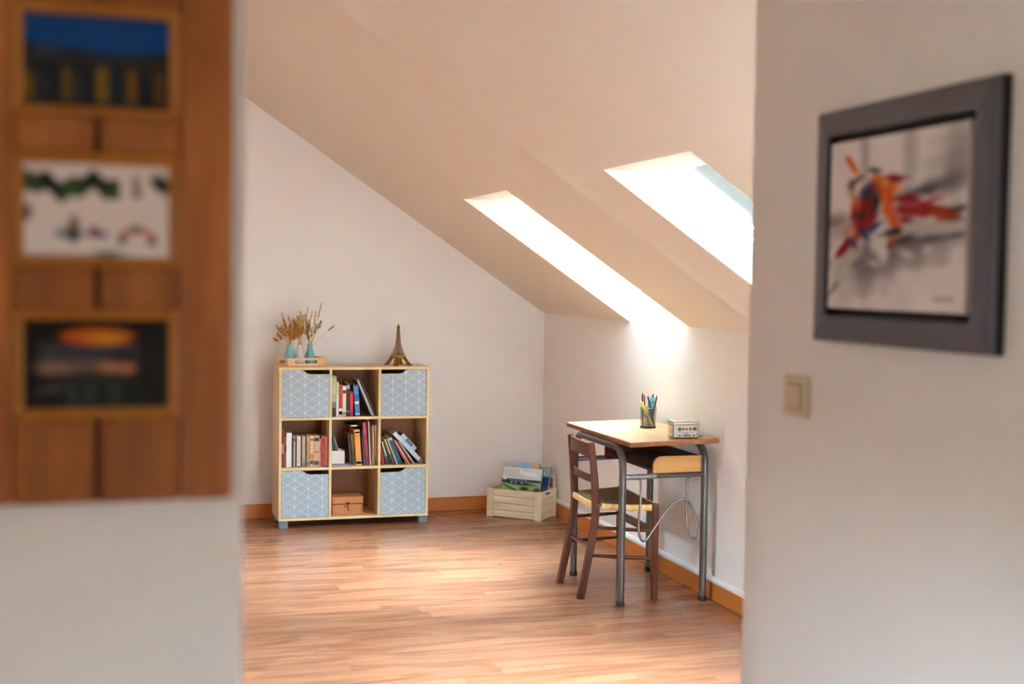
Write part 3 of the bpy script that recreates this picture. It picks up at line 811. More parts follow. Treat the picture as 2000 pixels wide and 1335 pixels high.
for yy_ in (0, TDp-tt):
    slot_wall(TLn, THt, .045, .195, .017, .037, lambda a, c, z, y_=yy_: (a, y_+c, z+.0003)).link('long_side', M_tray, tray, world=False)
for xx_ in (0, TLn-tt):
    slot_wall(TDp-2*tt, THt, .03, .115, .017, .037, lambda a, c, z, x_=xx_: (x_+c, tt+a, z+.0003)).link('short_side', M_tray, tray, world=False)
q = MB(); q.box(tt, TLn-tt, tt, TDp-tt, .0003, .005); q.link('tray_bottom', M_tray, tray, world=False)
VP = [(0, 0.0), (.031, 0.0), (.0335, .003), (.0335, .020), (.031, .040), (.0245, .068), (.0175, .092), (.0145, .106), (.0148, .117), (.0165, .123), (.0135, .1235), (.0115, .117), (.0110, .105), (.010, .09), (0, .088)]
M_vb = plain('teal_glaze', (124, 188, 206), rough=0.18, var=0.08, scale=30); M_vw = plain('white_glaze', (222, 220, 216), rough=0.2, var=0.03, scale=30)
Mt = W4(tray)
vase_lx = [(.048, .080), (.113, .078), (.183, .084)]
vp_world = []
for i, ((lx, ly), m_, lb) in enumerate(zip(vase_lx, (M_vb, M_vw, M_vb), ('teal blue bottle vase at the left end of the wooden tray', 'white bottle vase between the two teal ones', 'teal blue bottle vase at the right end of the wooden tray'))):
    p = Mt @ Vector((lx, ly, .0055))
    t = thing('bottle_vase', lb, 'vase', p, group='bottle vases on the tray')
    q = MB(); q.lathe(VP[:10], n=28, cap=False); q.link('vase_body', m_, t, smooth=60, world=False)
    q = MB(); q.lathe(VP[9:], n=28, cap=False); q.link('vase_mouth', m_, t, smooth=60, world=False)
    vp_world.append(p)
M_straw = plain('dried_straw', (206, 166, 92), rough=0.8, var=0.2, scale=60)
M_ear = plain('dried_ear', (190, 136, 62), rough=0.9, var=0.3, scale=200)
M_earg = plain('dried_ear_grey', (150, 132, 84), rough=0.9, var=0.25, scale=200)
def grass_stalk(parent, az, tilt, ln, head, hl, hr, mat, seed, curve=0.0):
    """one dried stalk from the vase mouth with its seed head"""
    rr = random.Random(seed)
    d = Vector((math.cos(az)*math.sin(tilt), math.sin(az)*math.sin(tilt), math.cos(tilt)))
    side = Vector((math.cos(az), math.sin(az), 0))
    base = Vector((0, 0, .092))
    pts = [base+d*ln*s+side*curve*ln*s*s for s in (0, .3, .55, .8, 1.0)]
    q = MB(); q.tube(pts, [.0011, .0010, .0009, .0008, .0007], n=5)
    st = q.link('grass_stalk', M_straw, parent, world=False, smooth=60)
    q = MB(); ax_ = (pts[-1]-pts[-2]).normalized()
    if head == 'ear':
        n = 16
        for k in range(n):
            s = k/(n-1); p = pts[-1]+ax_*(hl*(s-.25))
            a = k*2.4; u = ax_.orthogonal().normalized(); v = ax_.cross(u)
            o_ = (u*math.cos(a)+v*math.sin(a)); rad = hr*(math.sin(math.pi*min(1, .12+.85*s))**.6)
            q.tube([p, p+ax_*hl*.08+o_*rad*.8, p+ax_*hl*.20+o_*rad*1.0], [.0011, .0026, .0006], n=4)
    else:
        n = 34
        for k in range(n):
            s = k/(n-1); p = pts[-1]+ax_*(hl*(s-.5))
            a = rr.uniform(0, 6.28); u = ax_.orthogonal().normalized(); v = ax_.cross(u)
            o_ = (u*math.cos(a)+v*math.sin(a)); L = hr*rr.uniform(.5, 1.1)*(1-.5*s)
            q.tube([p, p+ax_*L*.8+o_*L*.5, p+ax_*L*1.5+o_*L*.85], [.0008, .0021, .0005], n=4)
    q.link('seed_head', mat, st, world=False)
bl = ['bushy bunch of dried grass in the left teal vase', 'upright brown bunch of dried grass in the white vase', 'airy bunch of dried wheat stalks in the right teal vase']
bun = [thing('dried_grass_bunch', bl[i], 'dried grass', vp_world[i]+Vector((0, 0, 0)), group='dried grass bunches in the vases') for i in range(3)]
S = 0
for (az, ti, ln, hd, hl, hr, mt, cv) in [
 (3.2, .10, .150, 'fan', .06, .018, M_ear, .1), (2.9, .30, .105, 'fan', .06, .024, M_ear, .1), (3.3, .50, .085, 'fan', .05, .022, M_ear, .2), (3.1, .75, .080, 'fan', .035, .016, M_ear, .3),
 (0.1, .05, .100, 'fan', .07, .024, M_ear, .0), (0.2, .18, .115, 'fan', .06, .024, M_ear, .05), (0.0, .34, .120, 'fan', .06, .022, M_ear, .1), (1.6, .2, .10, 'fan', .06, .024, M_ear, .05), (4.6, .15, .095, 'fan', .06, .024, M_ear, .05),
 (3.0, .16, .185, 'ear', .05, .005, M_straw, .05), (0.2, .22, .195, 'fan', .035, .012, M_straw, .05), (2.8, .42, .12, 'ear', .05, .006, M_ear, .1), (0.3, .1, .07, 'fan', .06, .026, M_ear, .0)]:
    S += 1; grass_stalk(bun[0], az, ti, ln, hd, hl, hr, mt, S, cv)
for (az, ti, ln, hd, hl, hr, mt, cv) in [
 (0.0, .02, .165, 'ear', .075, .010, M_ear, .0), (0.2, .10, .150, 'ear', .07, .009, M_ear, .0), (3.1, .08, .145, 'ear', .07, .009, M_ear, .0), (3.2, .20, .130, 'ear', .06, .008, M_ear, .05),
 (0.1, .19, .215, 'ear', .05, .005, M_straw, .0), (3.0, .34, .195, 'fan', .03, .010, M_straw, .0), (0.2, .3, .12, 'fan', .05, .016, M_ear, .1), (1.5, .1, .14, 'ear', .06, .009, M_ear, 0), (4.7, .12, .12, 'fan', .06, .016, M_ear, 0), (3.2, .02, .10, 'fan', .06, .018, M_ear, 0), (0.0, .26, .165, 'fan', .03, .010, M_straw, 0)]:
    S += 1; grass_stalk(bun[1], az, ti, ln, hd, hl, hr, mt, S, cv)
for (az, ti, ln, hd, hl, hr, mt, cv) in [
 (0.1, .28, .215, 'ear', .09, .005, M_straw, -.03), (0.2, .16, .165, 'ear', .08, .005, M_straw, .0), (3.1, .12, .145, 'ear', .08, .007, M_earg, .02), (3.0, .06, .205, 'fan', .05, .008, M_straw, -.1),
 (0.15, .66, .150, 'ear', .045, .006, M_earg, .2), (3.1, .62, .090, 'fan', .04, .014, M_earg, .25), (3.3, .42, .105, 'fan', .03, .012, M_earg, .2), (0.3, .1, .10, 'fan', .06, .012, M_ear, 0), (2.9, .18, .09, 'fan', .06, .012, M_ear, 0), (0.0, .3, .11, 'ear', .06, .005, M_straw, 0), (1.6, .1, .13, 'ear', .06, .006, M_ear, 0)]:
    S += 1; grass_stalk(bun[2], az, ti, ln, hd, hl, hr, mt, S, cv)

rg = random.Random(5)
for b_i, (n_, lo, hi, sp_, mt) in enumerate(((12, .070, .120, .46, M_ear), (9, .085, .150, .22, M_ear), (8, .080, .150, .30, M_earg))):
    for k in range(n_):
        S += 1
        grass_stalk(bun[b_i], rg.uniform(0, 6.28), rg.uniform(.05, sp_), rg.uniform(lo, hi), 'fan' if k % 3 else 'ear', rg.uniform(.045, .065), rg.uniform(.014, .024) if k % 3 else .007, mt if k % 2 else M_straw, S, rg.uniform(0, .15))

# ------------------------------------------------------------------ brass tower figurine
M_brass = plain('antique_brass', (150, 112, 34), rough=0.3, metal=0.85, var=0.25, scale=150)
M_brass_l = plain('bright_brass', (206, 156, 52), rough=0.28, metal=0.85, var=0.15, scale=150)
tw = thing('tower_figurine', 'antique brass lattice tower souvenir on the right of the bookcase top', 'figurine', (1.694, 7.815, CZ1), R(22))
TS = 0.262
def half(z):         # half width of the tower at relative height z
    pr = [(0, .235), (.06, .198), (.12, .160), (.19, .128), (.22, .118), (.30, .092), (.36, .073), (.42, .060), (.5, .047), (.6, .037), (.7, .030), (.8, .024), (.9, .019), (1, .016)]
    for (a, b2), (c2, d2) in zip(pr, pr[1:]):
        if z <= c2: return b2+(d2-b2)*(z-a)/(c2-a)
    return pr[-1][1]
for (sx_, sy_) in ((-1, -1), (1, -1), (-1, 1), (1, 1)):
    q = MB()
    zs = [0, .05, .10, .15, .20]
    lw = [.072, .064, .058, .050, .046]
    prev = None
    for zz, wd in zip(zs, lw):
        h_ = half(zz); o_ = [(sx_*(h_-a*wd)*TS, sy_*(h_-b_*wd)*TS, zz*TS+.0005) for a, b_ in ((0, 0), (1, 0), (1, 1), (0, 1))]
        if prev:
            for k in range(4):
                q.tube([prev[k], o_[k]], .0016, n=4)
                q.tube([prev[k], o_[(k+1) % 4]], .0010, n=4); q.tube([prev[(k+1) % 4], o_[k]], .0010, n=4)
        for k in range(4): q.tube([o_[k], o_[(k+1) % 4]], .0011, n=4)
        prev = o_
    q.box(sx_*(half(0)*TS)-.011*(1+sx_)-.001, sx_*(half(0)*TS)+.011*(1-sx_)+.001, sy_*(half(0)*TS)-.011*(1+sy_)-.001, sy_*(half(0)*TS)+.011*(1-sy_)+.001, 0.0003, .006)
    q.link('tower_leg', M_brass, tw, world=False)
for k in range(4):
    q = MB(); h_ = half(.03)*TS; rr = .118*TS
    rot = Matrix.Rotation(k*math.pi/2, 4, 'Z')
    pts = [rot @ Vector((rr*math.cos(a), -half(.03+.13*math.sin(a))*TS, .02*TS+.145*TS*math.sin(a))) for a in np.linspace(0, math.pi, 13)]
    q.tube(pts, .0021, n=6); q.link('arch', M_brass_l, tw, world=False)
q = MB(); h_ = half(.195)*TS+.003; q.box(-h_, h_, -h_, h_, .190*TS, .215*TS, bev=.001)
h2 = h_+.002; q.box(-h2, h2, -h2, h2, .215*TS, .224*TS); q.link('first_platform', M_brass_l, tw, world=False)
def lattice(z0, z1, nst, name):
    q = MB(); prev = None
    for zz in np.linspace(z0, z1, nst+1):
        h_ = half(zz)*TS; o_ = [(-h_, -h_, zz*TS), (h_, -h_, zz*TS), (h_, h_, zz*TS), (-h_, h_, zz*TS)]
        if prev:
            for k in range(4):
                q.tube([prev[k], o_[k]], .0017, n=4); q.tube([prev[k], o_[(k+1) % 4]], .0010, n=4); q.tube([prev[(k+1) % 4], o_[k]], .0010, n=4)
        for k in range(4): q.tube([o_[k], o_[(k+1) % 4]], .0009, n=4)
        prev = o_
    return q.link(name, M_brass, tw, world=False)
lattice(.224, .355, 3, 'middle_stage')
q = MB(); h_ = half(.36)*TS+.0025; q.box(-h_, h_, -h_, h_, .352*TS, .372*TS, bev=.0008); h2 = h_+.0015; q.box(-h2, h2, -h2, h2, .372*TS, .380*TS); q.link('second_platform', M_brass_l, tw, world=False)
lattice(.38, .90, 12, 'upper_stage')
q = MB(); q.box(-.0085, .0085, -.0085, .0085, .895*TS, .912*TS, bev=.001); q.lathe([(.007, .912*TS), (.0068, .93*TS), (.0045, .945*TS), (.0016, .955*TS), (.0013, .998*TS), (0, 1.0*TS)], n=10); q.link('top_cabin', M_brass, tw, world=False)

# ------------------------------------------------------------------ SCHOOL DESK
DX0, DX1, DY0, DY1 = 2.245, 2.692, 5.385, 6.245
def ztop(x): return .771+(x-DX0)/(DX1-DX0)*.010
desk = thing('school_desk', 'old school desk with worn light wooden top and grey steel tube legs', 'desk', ((DX0+DX1)/2, (DY0+DY1)/2, 0))
q = MB(); tk = .022
q.faces([(x, y_, ztop(x)-(tk if k == 0 else 0)) for k in (0, 1) for x in (DX0, DX1) for y_ in (DY0, DY1)],
        [(0, 1, 3, 2), (4, 6, 7, 5), (0, 4, 5, 1), (2, 3, 7, 6), (0, 2, 6, 4), (1, 5, 7, 3)])
bmesh.ops.bevel(q.bm, geom=q.bm.edges[:], offset=.0025, segments=2, affect='EDGES')
dt = q.link('desktop', M_desk, desk)
dt.data.materials.append(M_desk_edge)
for p in dt.data.polygons: p.material_index = 0 if p.normal.z > .9 else 1
LR = .0170
def arc(c0, c1, c2, rad, n=8):
    """rounded corner at c1 between c0 and c2"""
    c0, c1, c2 = Vector(c0), Vector(c1), Vector(c2)
    a, b2 = c1+(c0-c1).normalized()*rad, c1+(c2-c1).normalized()*rad
    ctr = c1+(c0-c1).normalized()*rad+(c2-c1).normalized()*rad
    return [ctr+((a-ctr)*math.cos(t)+(b2-ctr)*math.sin(t)) for t in np.linspace(0, math.pi/2, n)]
LX, RX, NY, FY = 2.252, 2.668, 5.485, 6.125
for X in (LX, RX):
    zt = ztop(X)-tk-LR-.0004
    p1, p2, p3, p4 = (X, NY, .012), (X, NY, zt), (X, FY, zt), (X, FY, .012)
    pts = [Vector(p1)]+arc(p1, p2, p3, .10)+arc(p2, p3, p4, .10)+[Vector(p4)]
    q = MB(); q.tube(pts, LR, n=18, up=Vector((1, 0, 0))); fr = q.link('leg_frame', M_steel, desk, smooth=50)
    for Y in (NY, FY):
        q = MB(); q.lathe([(.0172, 0.0), (.0195, .001), (.0195, .010), (.0180, .022), (.0172, .022)], (X, Y, 0), n=18); q.link('foot_cap', M_rubber, fr, smooth=50)
for Y in (NY, FY):
    q = MB(); q.tube([(LX+LR*.8, Y, .597), (RX-LR*.8, Y, .603)], .0115, n=14); cb = q.link('cross_bar', M_steel, desk, smooth=50)
    q = MB(); q.tube([(LX+LR*.8, Y, .597), (LX+.165, Y, .5995)], .0128, n=14); q.link('bar_highlight', plain_c((150, 150, 154), .28, .6), cb, smooth=50)  # brighter colour paints the highlight along this part of the bar
# book tray under the top
TX0, TX1 = 2.412, 2.650
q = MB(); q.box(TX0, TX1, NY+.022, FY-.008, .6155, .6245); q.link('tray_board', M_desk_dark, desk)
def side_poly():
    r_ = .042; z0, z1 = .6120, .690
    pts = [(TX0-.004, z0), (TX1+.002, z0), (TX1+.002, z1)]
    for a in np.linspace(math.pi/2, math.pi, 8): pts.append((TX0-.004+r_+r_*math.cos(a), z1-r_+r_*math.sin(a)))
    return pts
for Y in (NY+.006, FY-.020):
    q = MB(); q.prism(side_poly(), Y, Y+.014, 'y', bev=.001); q.link('side_panel', M_desk_side if Y < 5.8 else M_desk_dark, desk)  # far panel's dark colour paints in the shade inside the tray
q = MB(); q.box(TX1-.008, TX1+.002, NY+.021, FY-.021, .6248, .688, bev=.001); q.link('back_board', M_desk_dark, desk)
# bent wire satchel hooks, one at either end
hk_pts = [(2.332, .592), (2.337, .586), (2.342, .575), (2.342, .48), (2.335, .40), (2.336, .345), (2.345, .312), (2.358, .297), (2.372, .300), (2.392, .325), (2.452, .407), (2.475, .438), (2.502, .465), (2.53, .482), (2.555, .487), (2.575, .482), (2.592, .466), (2.604, .442), (2.616, .410), (2.629, .35), (2.634, .325), (2.632, .308), (2.622, .299), (2.609, .302), (2.597, .318), (2.585, .348), (2.579, .38), (2.577, .46), (2.577, .575), (2.582, .586), (2.590, .592)]
def smooth_path(p, n=3):
    out = []
    for i in range(len(p)-1):
        a, b2, c2, d2 = p[max(i-1, 0)], p[i], p[i+1], p[min(i+2, len(p)-1)]
        for k in range(n):
            t = k/n
            out.append(tuple(.5*((2*b2[j])+(-a[j]+c2[j])*t+(2*a[j]-5*b2[j]+4*c2[j]-d2[j])*t*t+(-a[j]+3*b2[j]-3*c2[j]+d2[j])*t**3) for j in range(2)))
    return out+[p[-1]]
sp = smooth_path(hk_pts)
q = MB(); q.tube([(x, NY-.0015+.011*max(0, min(1, (.44-z)/.1))*(-1 if x > 2.55 and z < .44 and x > 2.60 else 0), z) for x, z in sp], .0054, n=10, up=Vector((0, 1, 0))); q.link('satchel_hook', M_wire, desk, smooth=60)
q = MB(); q.lathe([(.012, 0), (.012, .0025), (.009, .003), (0, .003)], (2.645, 5.495, ztop(2.645)), n=18); q.link('inkwell_cap', plain_c((30, 26, 26), .4), desk)

# ------------------------------------------------------------------ CHAIR with rush seat
ch = thing('dining_chair', 'dark walnut-stained wooden chair with woven rush seat pushed under the desk', 'chair', (2.30, 5.82, 0))
post = [(2.122, 0.0), (2.142, .10), (2.160, .19), (2.178, .29), (2.187, .34), (2.192, .40), (2.192, .455), (2.187, .53), (2.180, .605), (2.172, .68), (2.166, .742)]
for (Y, dx) in ((5.655, -.006), (5.985, .008)):
    sp = smooth_path(post)
    q = MB(); q.tube([(x+dx, Y, z) for x, z in sp], [(.0165, .0150) if z < .5 else (.0165-.004*(z-.5)/.24, .0150-.003*(z-.5)/.24) for x, z in sp], square=True, up=Vector((1, 0, 0)))
    q.link('rear_leg', M_chair, ch)
for (X, Y) in ((2.446, 5.552), (2.480, 6.066)):
    q = MB(); q.tube([(X+.004, Y, 0), (X, Y, .20), (X, Y, .445), (X, Y, .457)], [(.0135, .0135), (.0160, .0160), (.0165, .0165), (.0145, .0145)], square=True, up=Vector((1, 0, 0)))
    q.link('front_leg', M_chair, ch)
def rod(a, b2, r_, name='stretcher', mat=None):
    a, b2 = Vector(a), Vector(b2); m_ = (a+b2)/2
    q = MB(); q.tube([a, a.lerp(b2, .12), m_, a.lerp(b2, .88), b2], [r_*.72, r_*.9, r_*1.15, r_*.9, r_*.72], n=10); q.link(name, mat or M_chair_b, ch, smooth=60)
rod((2.176, 5.650, .338), (2.434, 5.556, .328), .0085); rod((2.152, 5.650, .205), (2.434, 5.556, .196), .0085)
rod((2.190, 5.990, .328), (2.468, 6.060, .322), .0085); rod((2.168, 5.990, .205), (2.468, 6.060, .198), .0085)
rod((2.166, 5.668, .246), (2.180, 5.972, .232), .0095)
q = MB(); q.tube([(2.448, 5.566, .322), (2.478, 6.052, .312)], [(.010, .019)]*2, square=True, up=Vector((1, 0, 0))); q.link('front_rail', M_chair_b, ch)
def slat(z0, z1, bulge, tk_, arch, name, xo):
    n = 14; q = MB(); vs = []; fs = []
    for i in range(n+1):
        t = i/n; Y = 5.668+(5.972-5.668)*t; x = xo-.006+.014*t-bulge*math.sin(math.pi*t)
        a_ = arch*math.sin(math.pi*t)
        zz0, zz1 = z0+a_*.9, z1+a_*.5+(.006*t)
        vs += [(x-tk_/2, Y, zz0), (x+tk_/2, Y, zz0), (x+tk_/2-.001, Y, zz1), (x-tk_/2+.001, Y, zz1)]
    for i in range(n):
        for k in range(4): fs.append((4*i+k, 4*i+(k+1) % 4, 4*i+4+(k+1) % 4, 4*i+4+k))
    fs += [(3, 2, 1, 0), (4*n, 4*n+1, 4*n+2, 4*n+3)]
    q.faces(vs, fs); q.link(name, M_chair_b, ch, smooth=40)
slat(.668, .732, .020, .014, .010, 'back_slat', 2.167)
slat(.548, .582, .018, .011, .004, 'back_slat', 2.182)
# woven seat: four fields of cord running round towards the centre
cA, cB, cC, cD = np.array([2.183, 5.632]), np.array([2.452, 5.538]), np.array([2.488, 6.082]), np.array([2.197, 6.008])
ng = 150
us = np.linspace(0.0, 1.0, ng+1); Uu, Vv = np.meshgrid(us, us)
XY = ((1-Uu)*(1-Vv))[..., None]*cA+(Uu*(1-Vv))[..., None]*cB+(Uu*Vv)[..., None]*cC+((1-Uu)*Vv)[..., None]*cD
dd = np.minimum(np.minimum(Uu, 1-Uu), np.minimum(Vv, 1-Vv))*2
ridge = np.abs(np.sin(dd*math.pi*26))
zz = .4535+.0016*ridge-.010*np.clip(dd, 0, 1)**1.3-.012*np.clip(1-dd/.05, 0, 1)**2
me = bpy.data.meshes.new('woven_seat')
P3 = np.concatenate([XY, zz[..., None]], -1).reshape(-1, 3)-np.array([2.30, 5.82, 0])
idx = np.arange((ng+1)**2).reshape(ng+1, ng+1)
me.from_pydata(P3.tolist(), [], np.stack([idx[:-1, :-1], idx[:-1, 1:], idx[1:, 1:], idx[1:, :-1]], -1).reshape(-1, 4).tolist())
me.polygons.foreach_set('use_smooth', [True]*len(me.polygons))
M_rush = wood('aged_shaded_rush', (92, 66, 32), (142, 106, 58), axis='x', scale=30, stretch=2, rough=0.75)  # darker than the edge: wear, plus the desk's shade put into the colour
M_rush_l = wood('pale_rush_edge', (222, 182, 112), (244, 214, 152), axis='z', scale=60, stretch=3, rough=0.7)
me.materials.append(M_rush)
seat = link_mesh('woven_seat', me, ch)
def roll_edge(a, b2):
    a, b2 = np.array(a), np.array(b2); L_ = np.linalg.norm(b2-a); n = int(L_/.0019)
    pts, rs = [], []
    q = MB(); prev = None
    dirn = (b2-a)/L_; nrm = np.array([dirn[1], -dirn[0]])
    for i in range(n+1):
        p = a+(b2-a)*i/n; rr = 1.0+.11*abs(math.sin(i*math.pi/3.2))
        sag = -.003*math.sin(math.pi*i/n)
        ring = [q.bm.verts.new((p[0]+nrm[0]*math.cos(t)*.0085*rr, p[1]+nrm[1]*math.cos(t)*.0085*rr, .4405+sag+math.sin(t)*.0145*rr)) for t in np.linspace(0, 2*math.pi, 13)[:-1]]
        if prev:
            for k in range(12): q.bm.faces.new((prev[k], prev[(k+1) % 12], ring[(k+1) % 12], ring[k]))
        prev = ring
    q.link('seat_edge', M_rush_l, seat, smooth=80)
roll_edge((2.205, 5.624), (2.428, 5.546)); roll_edge((2.463, 5.566), (2.490, 6.05)); roll_edge((2.462, 6.078), (2.214, 6.012)); roll_edge((2.194, 5.985), (2.180, 5.655))

# ------------------------------------------------------------------ things on the desk
M_mesh = plain('grey_wire_mesh', (120, 122, 130), rough=0.35, metal=0.7)
CUX, CUY = 2.546, 5.885; CUZ = ztop(CUX)+.001
cup = thing('pencil_cup', 'grey wire-mesh cup holding pencils on the desk', 'pencil cup', (CUX, CUY, CUZ))
q = MB(); q.lathe([(.0385, .002), (.0410, .098)], n=56, cap=False)
q2 = MB(); NN, MMr = 60, 30
for r_i in range(MMr):
    z0, z1 = .003+.094*r_i/MMr, .003+.094*(r_i+1)/MMr
    for k in range(NN):
        a0, a1 = 2*math.pi*k/NN, 2*math.pi*(k+1)/NN
        def pt(a, z): 
            rr = .0385+.0025*z/.1; return (rr*math.cos(a), rr*math.sin(a), z)
        wa, wz = .19*(a1-a0), .19*(z1-z0)
        q2.faces([pt(a0, z0), pt(a1, z0), pt(a1, z0+wz), pt(a0, z0+wz)], [(0, 1, 2, 3)])
        q2.faces([pt(a0, z0+wz), pt(a0+wa, z0+wz), pt(a0+wa, z1), pt(a0, z1)], [(0, 1, 2, 3)])
q.bm.free()
o = q2.link('mesh_wall', M_mesh, cup, world=False); o['kind'] = 'stuff'
q = MB()
q.tube([(.0412*math.cos(a), .0412*math.sin(a), .098) for a in np.linspace(0, 2*math.pi, 41)], .0022, n=8); q.link('rim', M_mesh, cup, world=False, smooth=60)
q = MB(); q.lathe([(.0385, 0.0), (.0398, .001), (.0398, .006), (.0388, .007), (0, .007)], n=40); q.link('base', plain_c((64, 66, 72), .4, .5), cup, world=False)
def pencil(bx_, by_, tx_, ty_, tz_, col, label, rad=.0038, tipcol=(226, 190, 140), lead=None, flat_end=False):
    """stick standing in the cup; offsets from the cup's axis, heights over the cup's foot"""
    a = Vector((bx_, by_, .0105)); b2 = Vector((tx_, ty_, tz_)); d = (b2-a); L_ = d.length
    quat = Vector((0, 0, 1)).rotation_difference(d.normalized())
    t = thing('pencil', label, 'pencil', Vector((CUX, CUY, CUZ))+a, group='pencils in the mesh cup', rot=quat.to_euler())
    cut = 0.0 if flat_end else .016
    q = MB(); q.lathe([(rad, 0), (rad, L_-cut)], n=6); q.link('pencil_barrel', plain_c(col, .35), t, world=False)
    if not flat_end:
        q = MB(); q.lathe([(rad, L_-cut), (rad*.35, L_-.005)], n=8); q.link('pencil_tip', plain_c(tipcol, .7), t, world=False)
        q = MB(); q.lathe([(rad*.35, L_-.005), (0.0, L_)], n=6); q.link('pencil_lead', plain_c(lead or col, .5), t, world=False)
    else:
        q = MB(); q.lathe([(rad*1.02, L_-.012), (rad*1.02, L_), (rad*.6, L_+.003), (0, L_+.0035)], n=10); q.link('pencil_cap', plain_c(lead or col, .4), t, world=False)
    return t
pencil(-.030, -.004, -.033, .000, .176, (48, 30, 58), 'tallest dark violet pencil at the left of the mesh cup', .0042, tipcol=(70, 40, 60))
pencil(-.006, .020, -.010, .030, .166, (112, 44, 58), 'maroon pencil at the back of the mesh cup', .0038, tipcol=(92, 36, 48))
pencil(.028, -.012, -.004, -.002, .152, (30, 44, 70), 'navy pencil leaning left across the middle of the cup', .0040, flat_end=True, lead=(24, 30, 44))
pencil(.022, .012, .052, .014, .160, (128, 34, 62), 'dark red pencil leaning right over the rim', .0042, tipcol=(110, 30, 60))
pencil(.004, -.024, -.054, -.014, .142, (196, 196, 60), 'yellow-green pencil leaning left over the rim', .0050, tipcol=(206, 206, 110), lead=(60, 80, 50))
pencil(.012, -.032, -.044, -.026, .128, (226, 206, 70), 'yellow pencil crossing low in front of the cup', .0042, flat_end=True, lead=(236, 216, 96))
pencil(-.020, .014, -.024, .026, .126, (86, 28, 44), 'short wine red pencil just above the rim', .0036, tipcol=(86, 28, 44))
pencil(-.022, -.022, -.030, -.024, .060, (226, 110, 58), 'short orange crayon stub inside the mesh cup', .0050, tipcol=(232, 130, 80))
pencil(-.012, -.028, -.018, -.028, .074, (88, 132, 196), 'short blue crayon seen through the mesh', .0046, tipcol=(120, 160, 210))
pencil(.008, .004, .016, .034, .120, (110, 104, 84), 'grey-brown pencil behind the blue sharpener', .0036, flat_end=True)
t = thing('glue_stick', 'light cyan glue stick with clear cap and dark tip in the cup', 'glue stick', (CUX+.014, CUY+.006, CUZ+.0105), rot=(0, R(4), 0))
q = MB(); q.lathe([(.0108, 0), (.0108, .090)], n=20); q.link('tube', plain_c((92, 106, 128), .4), t, world=False, smooth=40)
q = MB(); q.lathe([(.0118, .0905), (.0118, .136), (.0105, .140), (0, .1405)], n=20); q.link('cap', plain_c((112, 204, 226), .25), t, world=False, smooth=40)
q = MB(); q.lathe([(.0120, .106), (.0120, .122)], n=20, cap=False); q.link('cap_band', plain_c((56, 180, 170), .3), t, world=False, smooth=40)
q = MB(); q.tube([(0, 0, .1406), (.004, 0, .154)], .0042, n=8); q.link('tip', plain_c((72, 40, 62), .4), t, world=False)
# tin
TZ_ = ztop(2.54)+.0004
tin = thing('tin_box', 'square tin box with pinkish lid and colourful front label on the desk corner', 'tin', (2.477, 5.432, TZ_+.0016), R(-12), rot=(0, -math.atan(.010/.447), R(-12)))
Wt, Dt, Ht = .1235, .112, .064
M_tin = plain('brushed_tin', (158, 152, 140), rough=0.35, metal=0.75, var=0.05)
q = MB(); q.box(0, Wt, 0, Dt, 0, Ht, bev=.006, seg=3); body = q.link('tin_body', M_tin, tin, world=False, smooth=40)
q = MB(); q.box(-.0018, Wt+.0018, -.0018, Dt+.0018, Ht-.003, Ht+.012, bev=.005, seg=3); lid = q.link('tin_lid', M_tin, tin, world=False, smooth=40)
def lidp(U, V):
    im = full(U, (238, 222, 222))
    for k, (cx, cy, rx, ry, an) in enumerate([(.2, .4, .22, .10, 30), (.5, .7, .3, .10, -20), (.7, .35, .24, .12, 15), (.35, .85, .2, .08, 0), (.85, .75, .16, .1, 40)]):
        im = over(im, ell(U, V, cx, cy, rx, ry, an, .25), ((224, 140, 138), (232, 168, 160), (216, 120, 124))[k % 3])
    return over(im, 1-band(U, .04, .96)*band(V, .05, .95), (230, 226, 220))
def tl(v): return W4(tin) @ Vector(v)
def tld(v): return W4(tin).to_3x3() @ Vector(v)
painted('lid_print', tl((.004, .004, Ht+.0123)), tld((Wt-.008, 0, 0)), tld((0, Dt-.008, 0)), 40, 36, lidp, M_print, lid)
def tinl(U, V):
    im = full(U, (222, 214, 176))
    im = over(im, band(V, .30, .56), (236, 236, 240))
    for k, c in enumerate(((42, 38, 44), (92, 78, 20), (168, 72, 16), (140, 52, 14), (44, 34, 32))):
        im = over(im, ell(U, V, .17+.165*k+(.03 if k == 4 else 0), .74, .082 if k in (0, 4) else .068, .17 if k in (0, 4) else .14, 0, .25), c)
    for k in range(9):
        im = over(im, ell(U, V, .06+.11*k, .14, .05, .10, 0, .3), ((196, 176, 40), (120, 52, 20))[k % 2] if k not in (3, 4) else (132, 28, 28))
    for k in range(6):
        im = over(im, ell(U, V, .035, .1+.16*k, .03, .06, 0, .3), (176, 170, 60)); im = over(im, ell(U, V, .965, .1+.16*k, .03, .06, 0, .3), (150, 148, 70))
    return over(im, band(V, .30, .36)*band(U, .35, .6), (120, 60, 120))*.80
lab = painted('front_label', tl((.014, -.0004, .006)), tld((Wt-.022, 0, 0)), tld((0, 0, .050)), 100, 50, tinl, M_print, body)
def side_l(U, V): return over(full(U, (236, 196, 168)), ell(U, V, .5, .5, .35, .3, 0, .4), (226, 160, 130))
painted('side_print', tl((-.0004, Dt-.012, .006)), tld((0, -(Dt-.024), 0)), tld((0, 0, .050)), 16, 10, side_l, M_print, body)
M_ink_blue = plain('blue_print_ink', (56, 74, 140), rough=.5, var=.02)
Mtx = W4(tin) @ Matrix.Translation((.0245, -.0009, .0245)) @ Matrix.Rotation(math.pi/2, 4, 'X')
text_mesh('lettering', 'Boîte de Câlins', .0128, M_ink_blue, body, Mtx, .0002, bold=.0002)

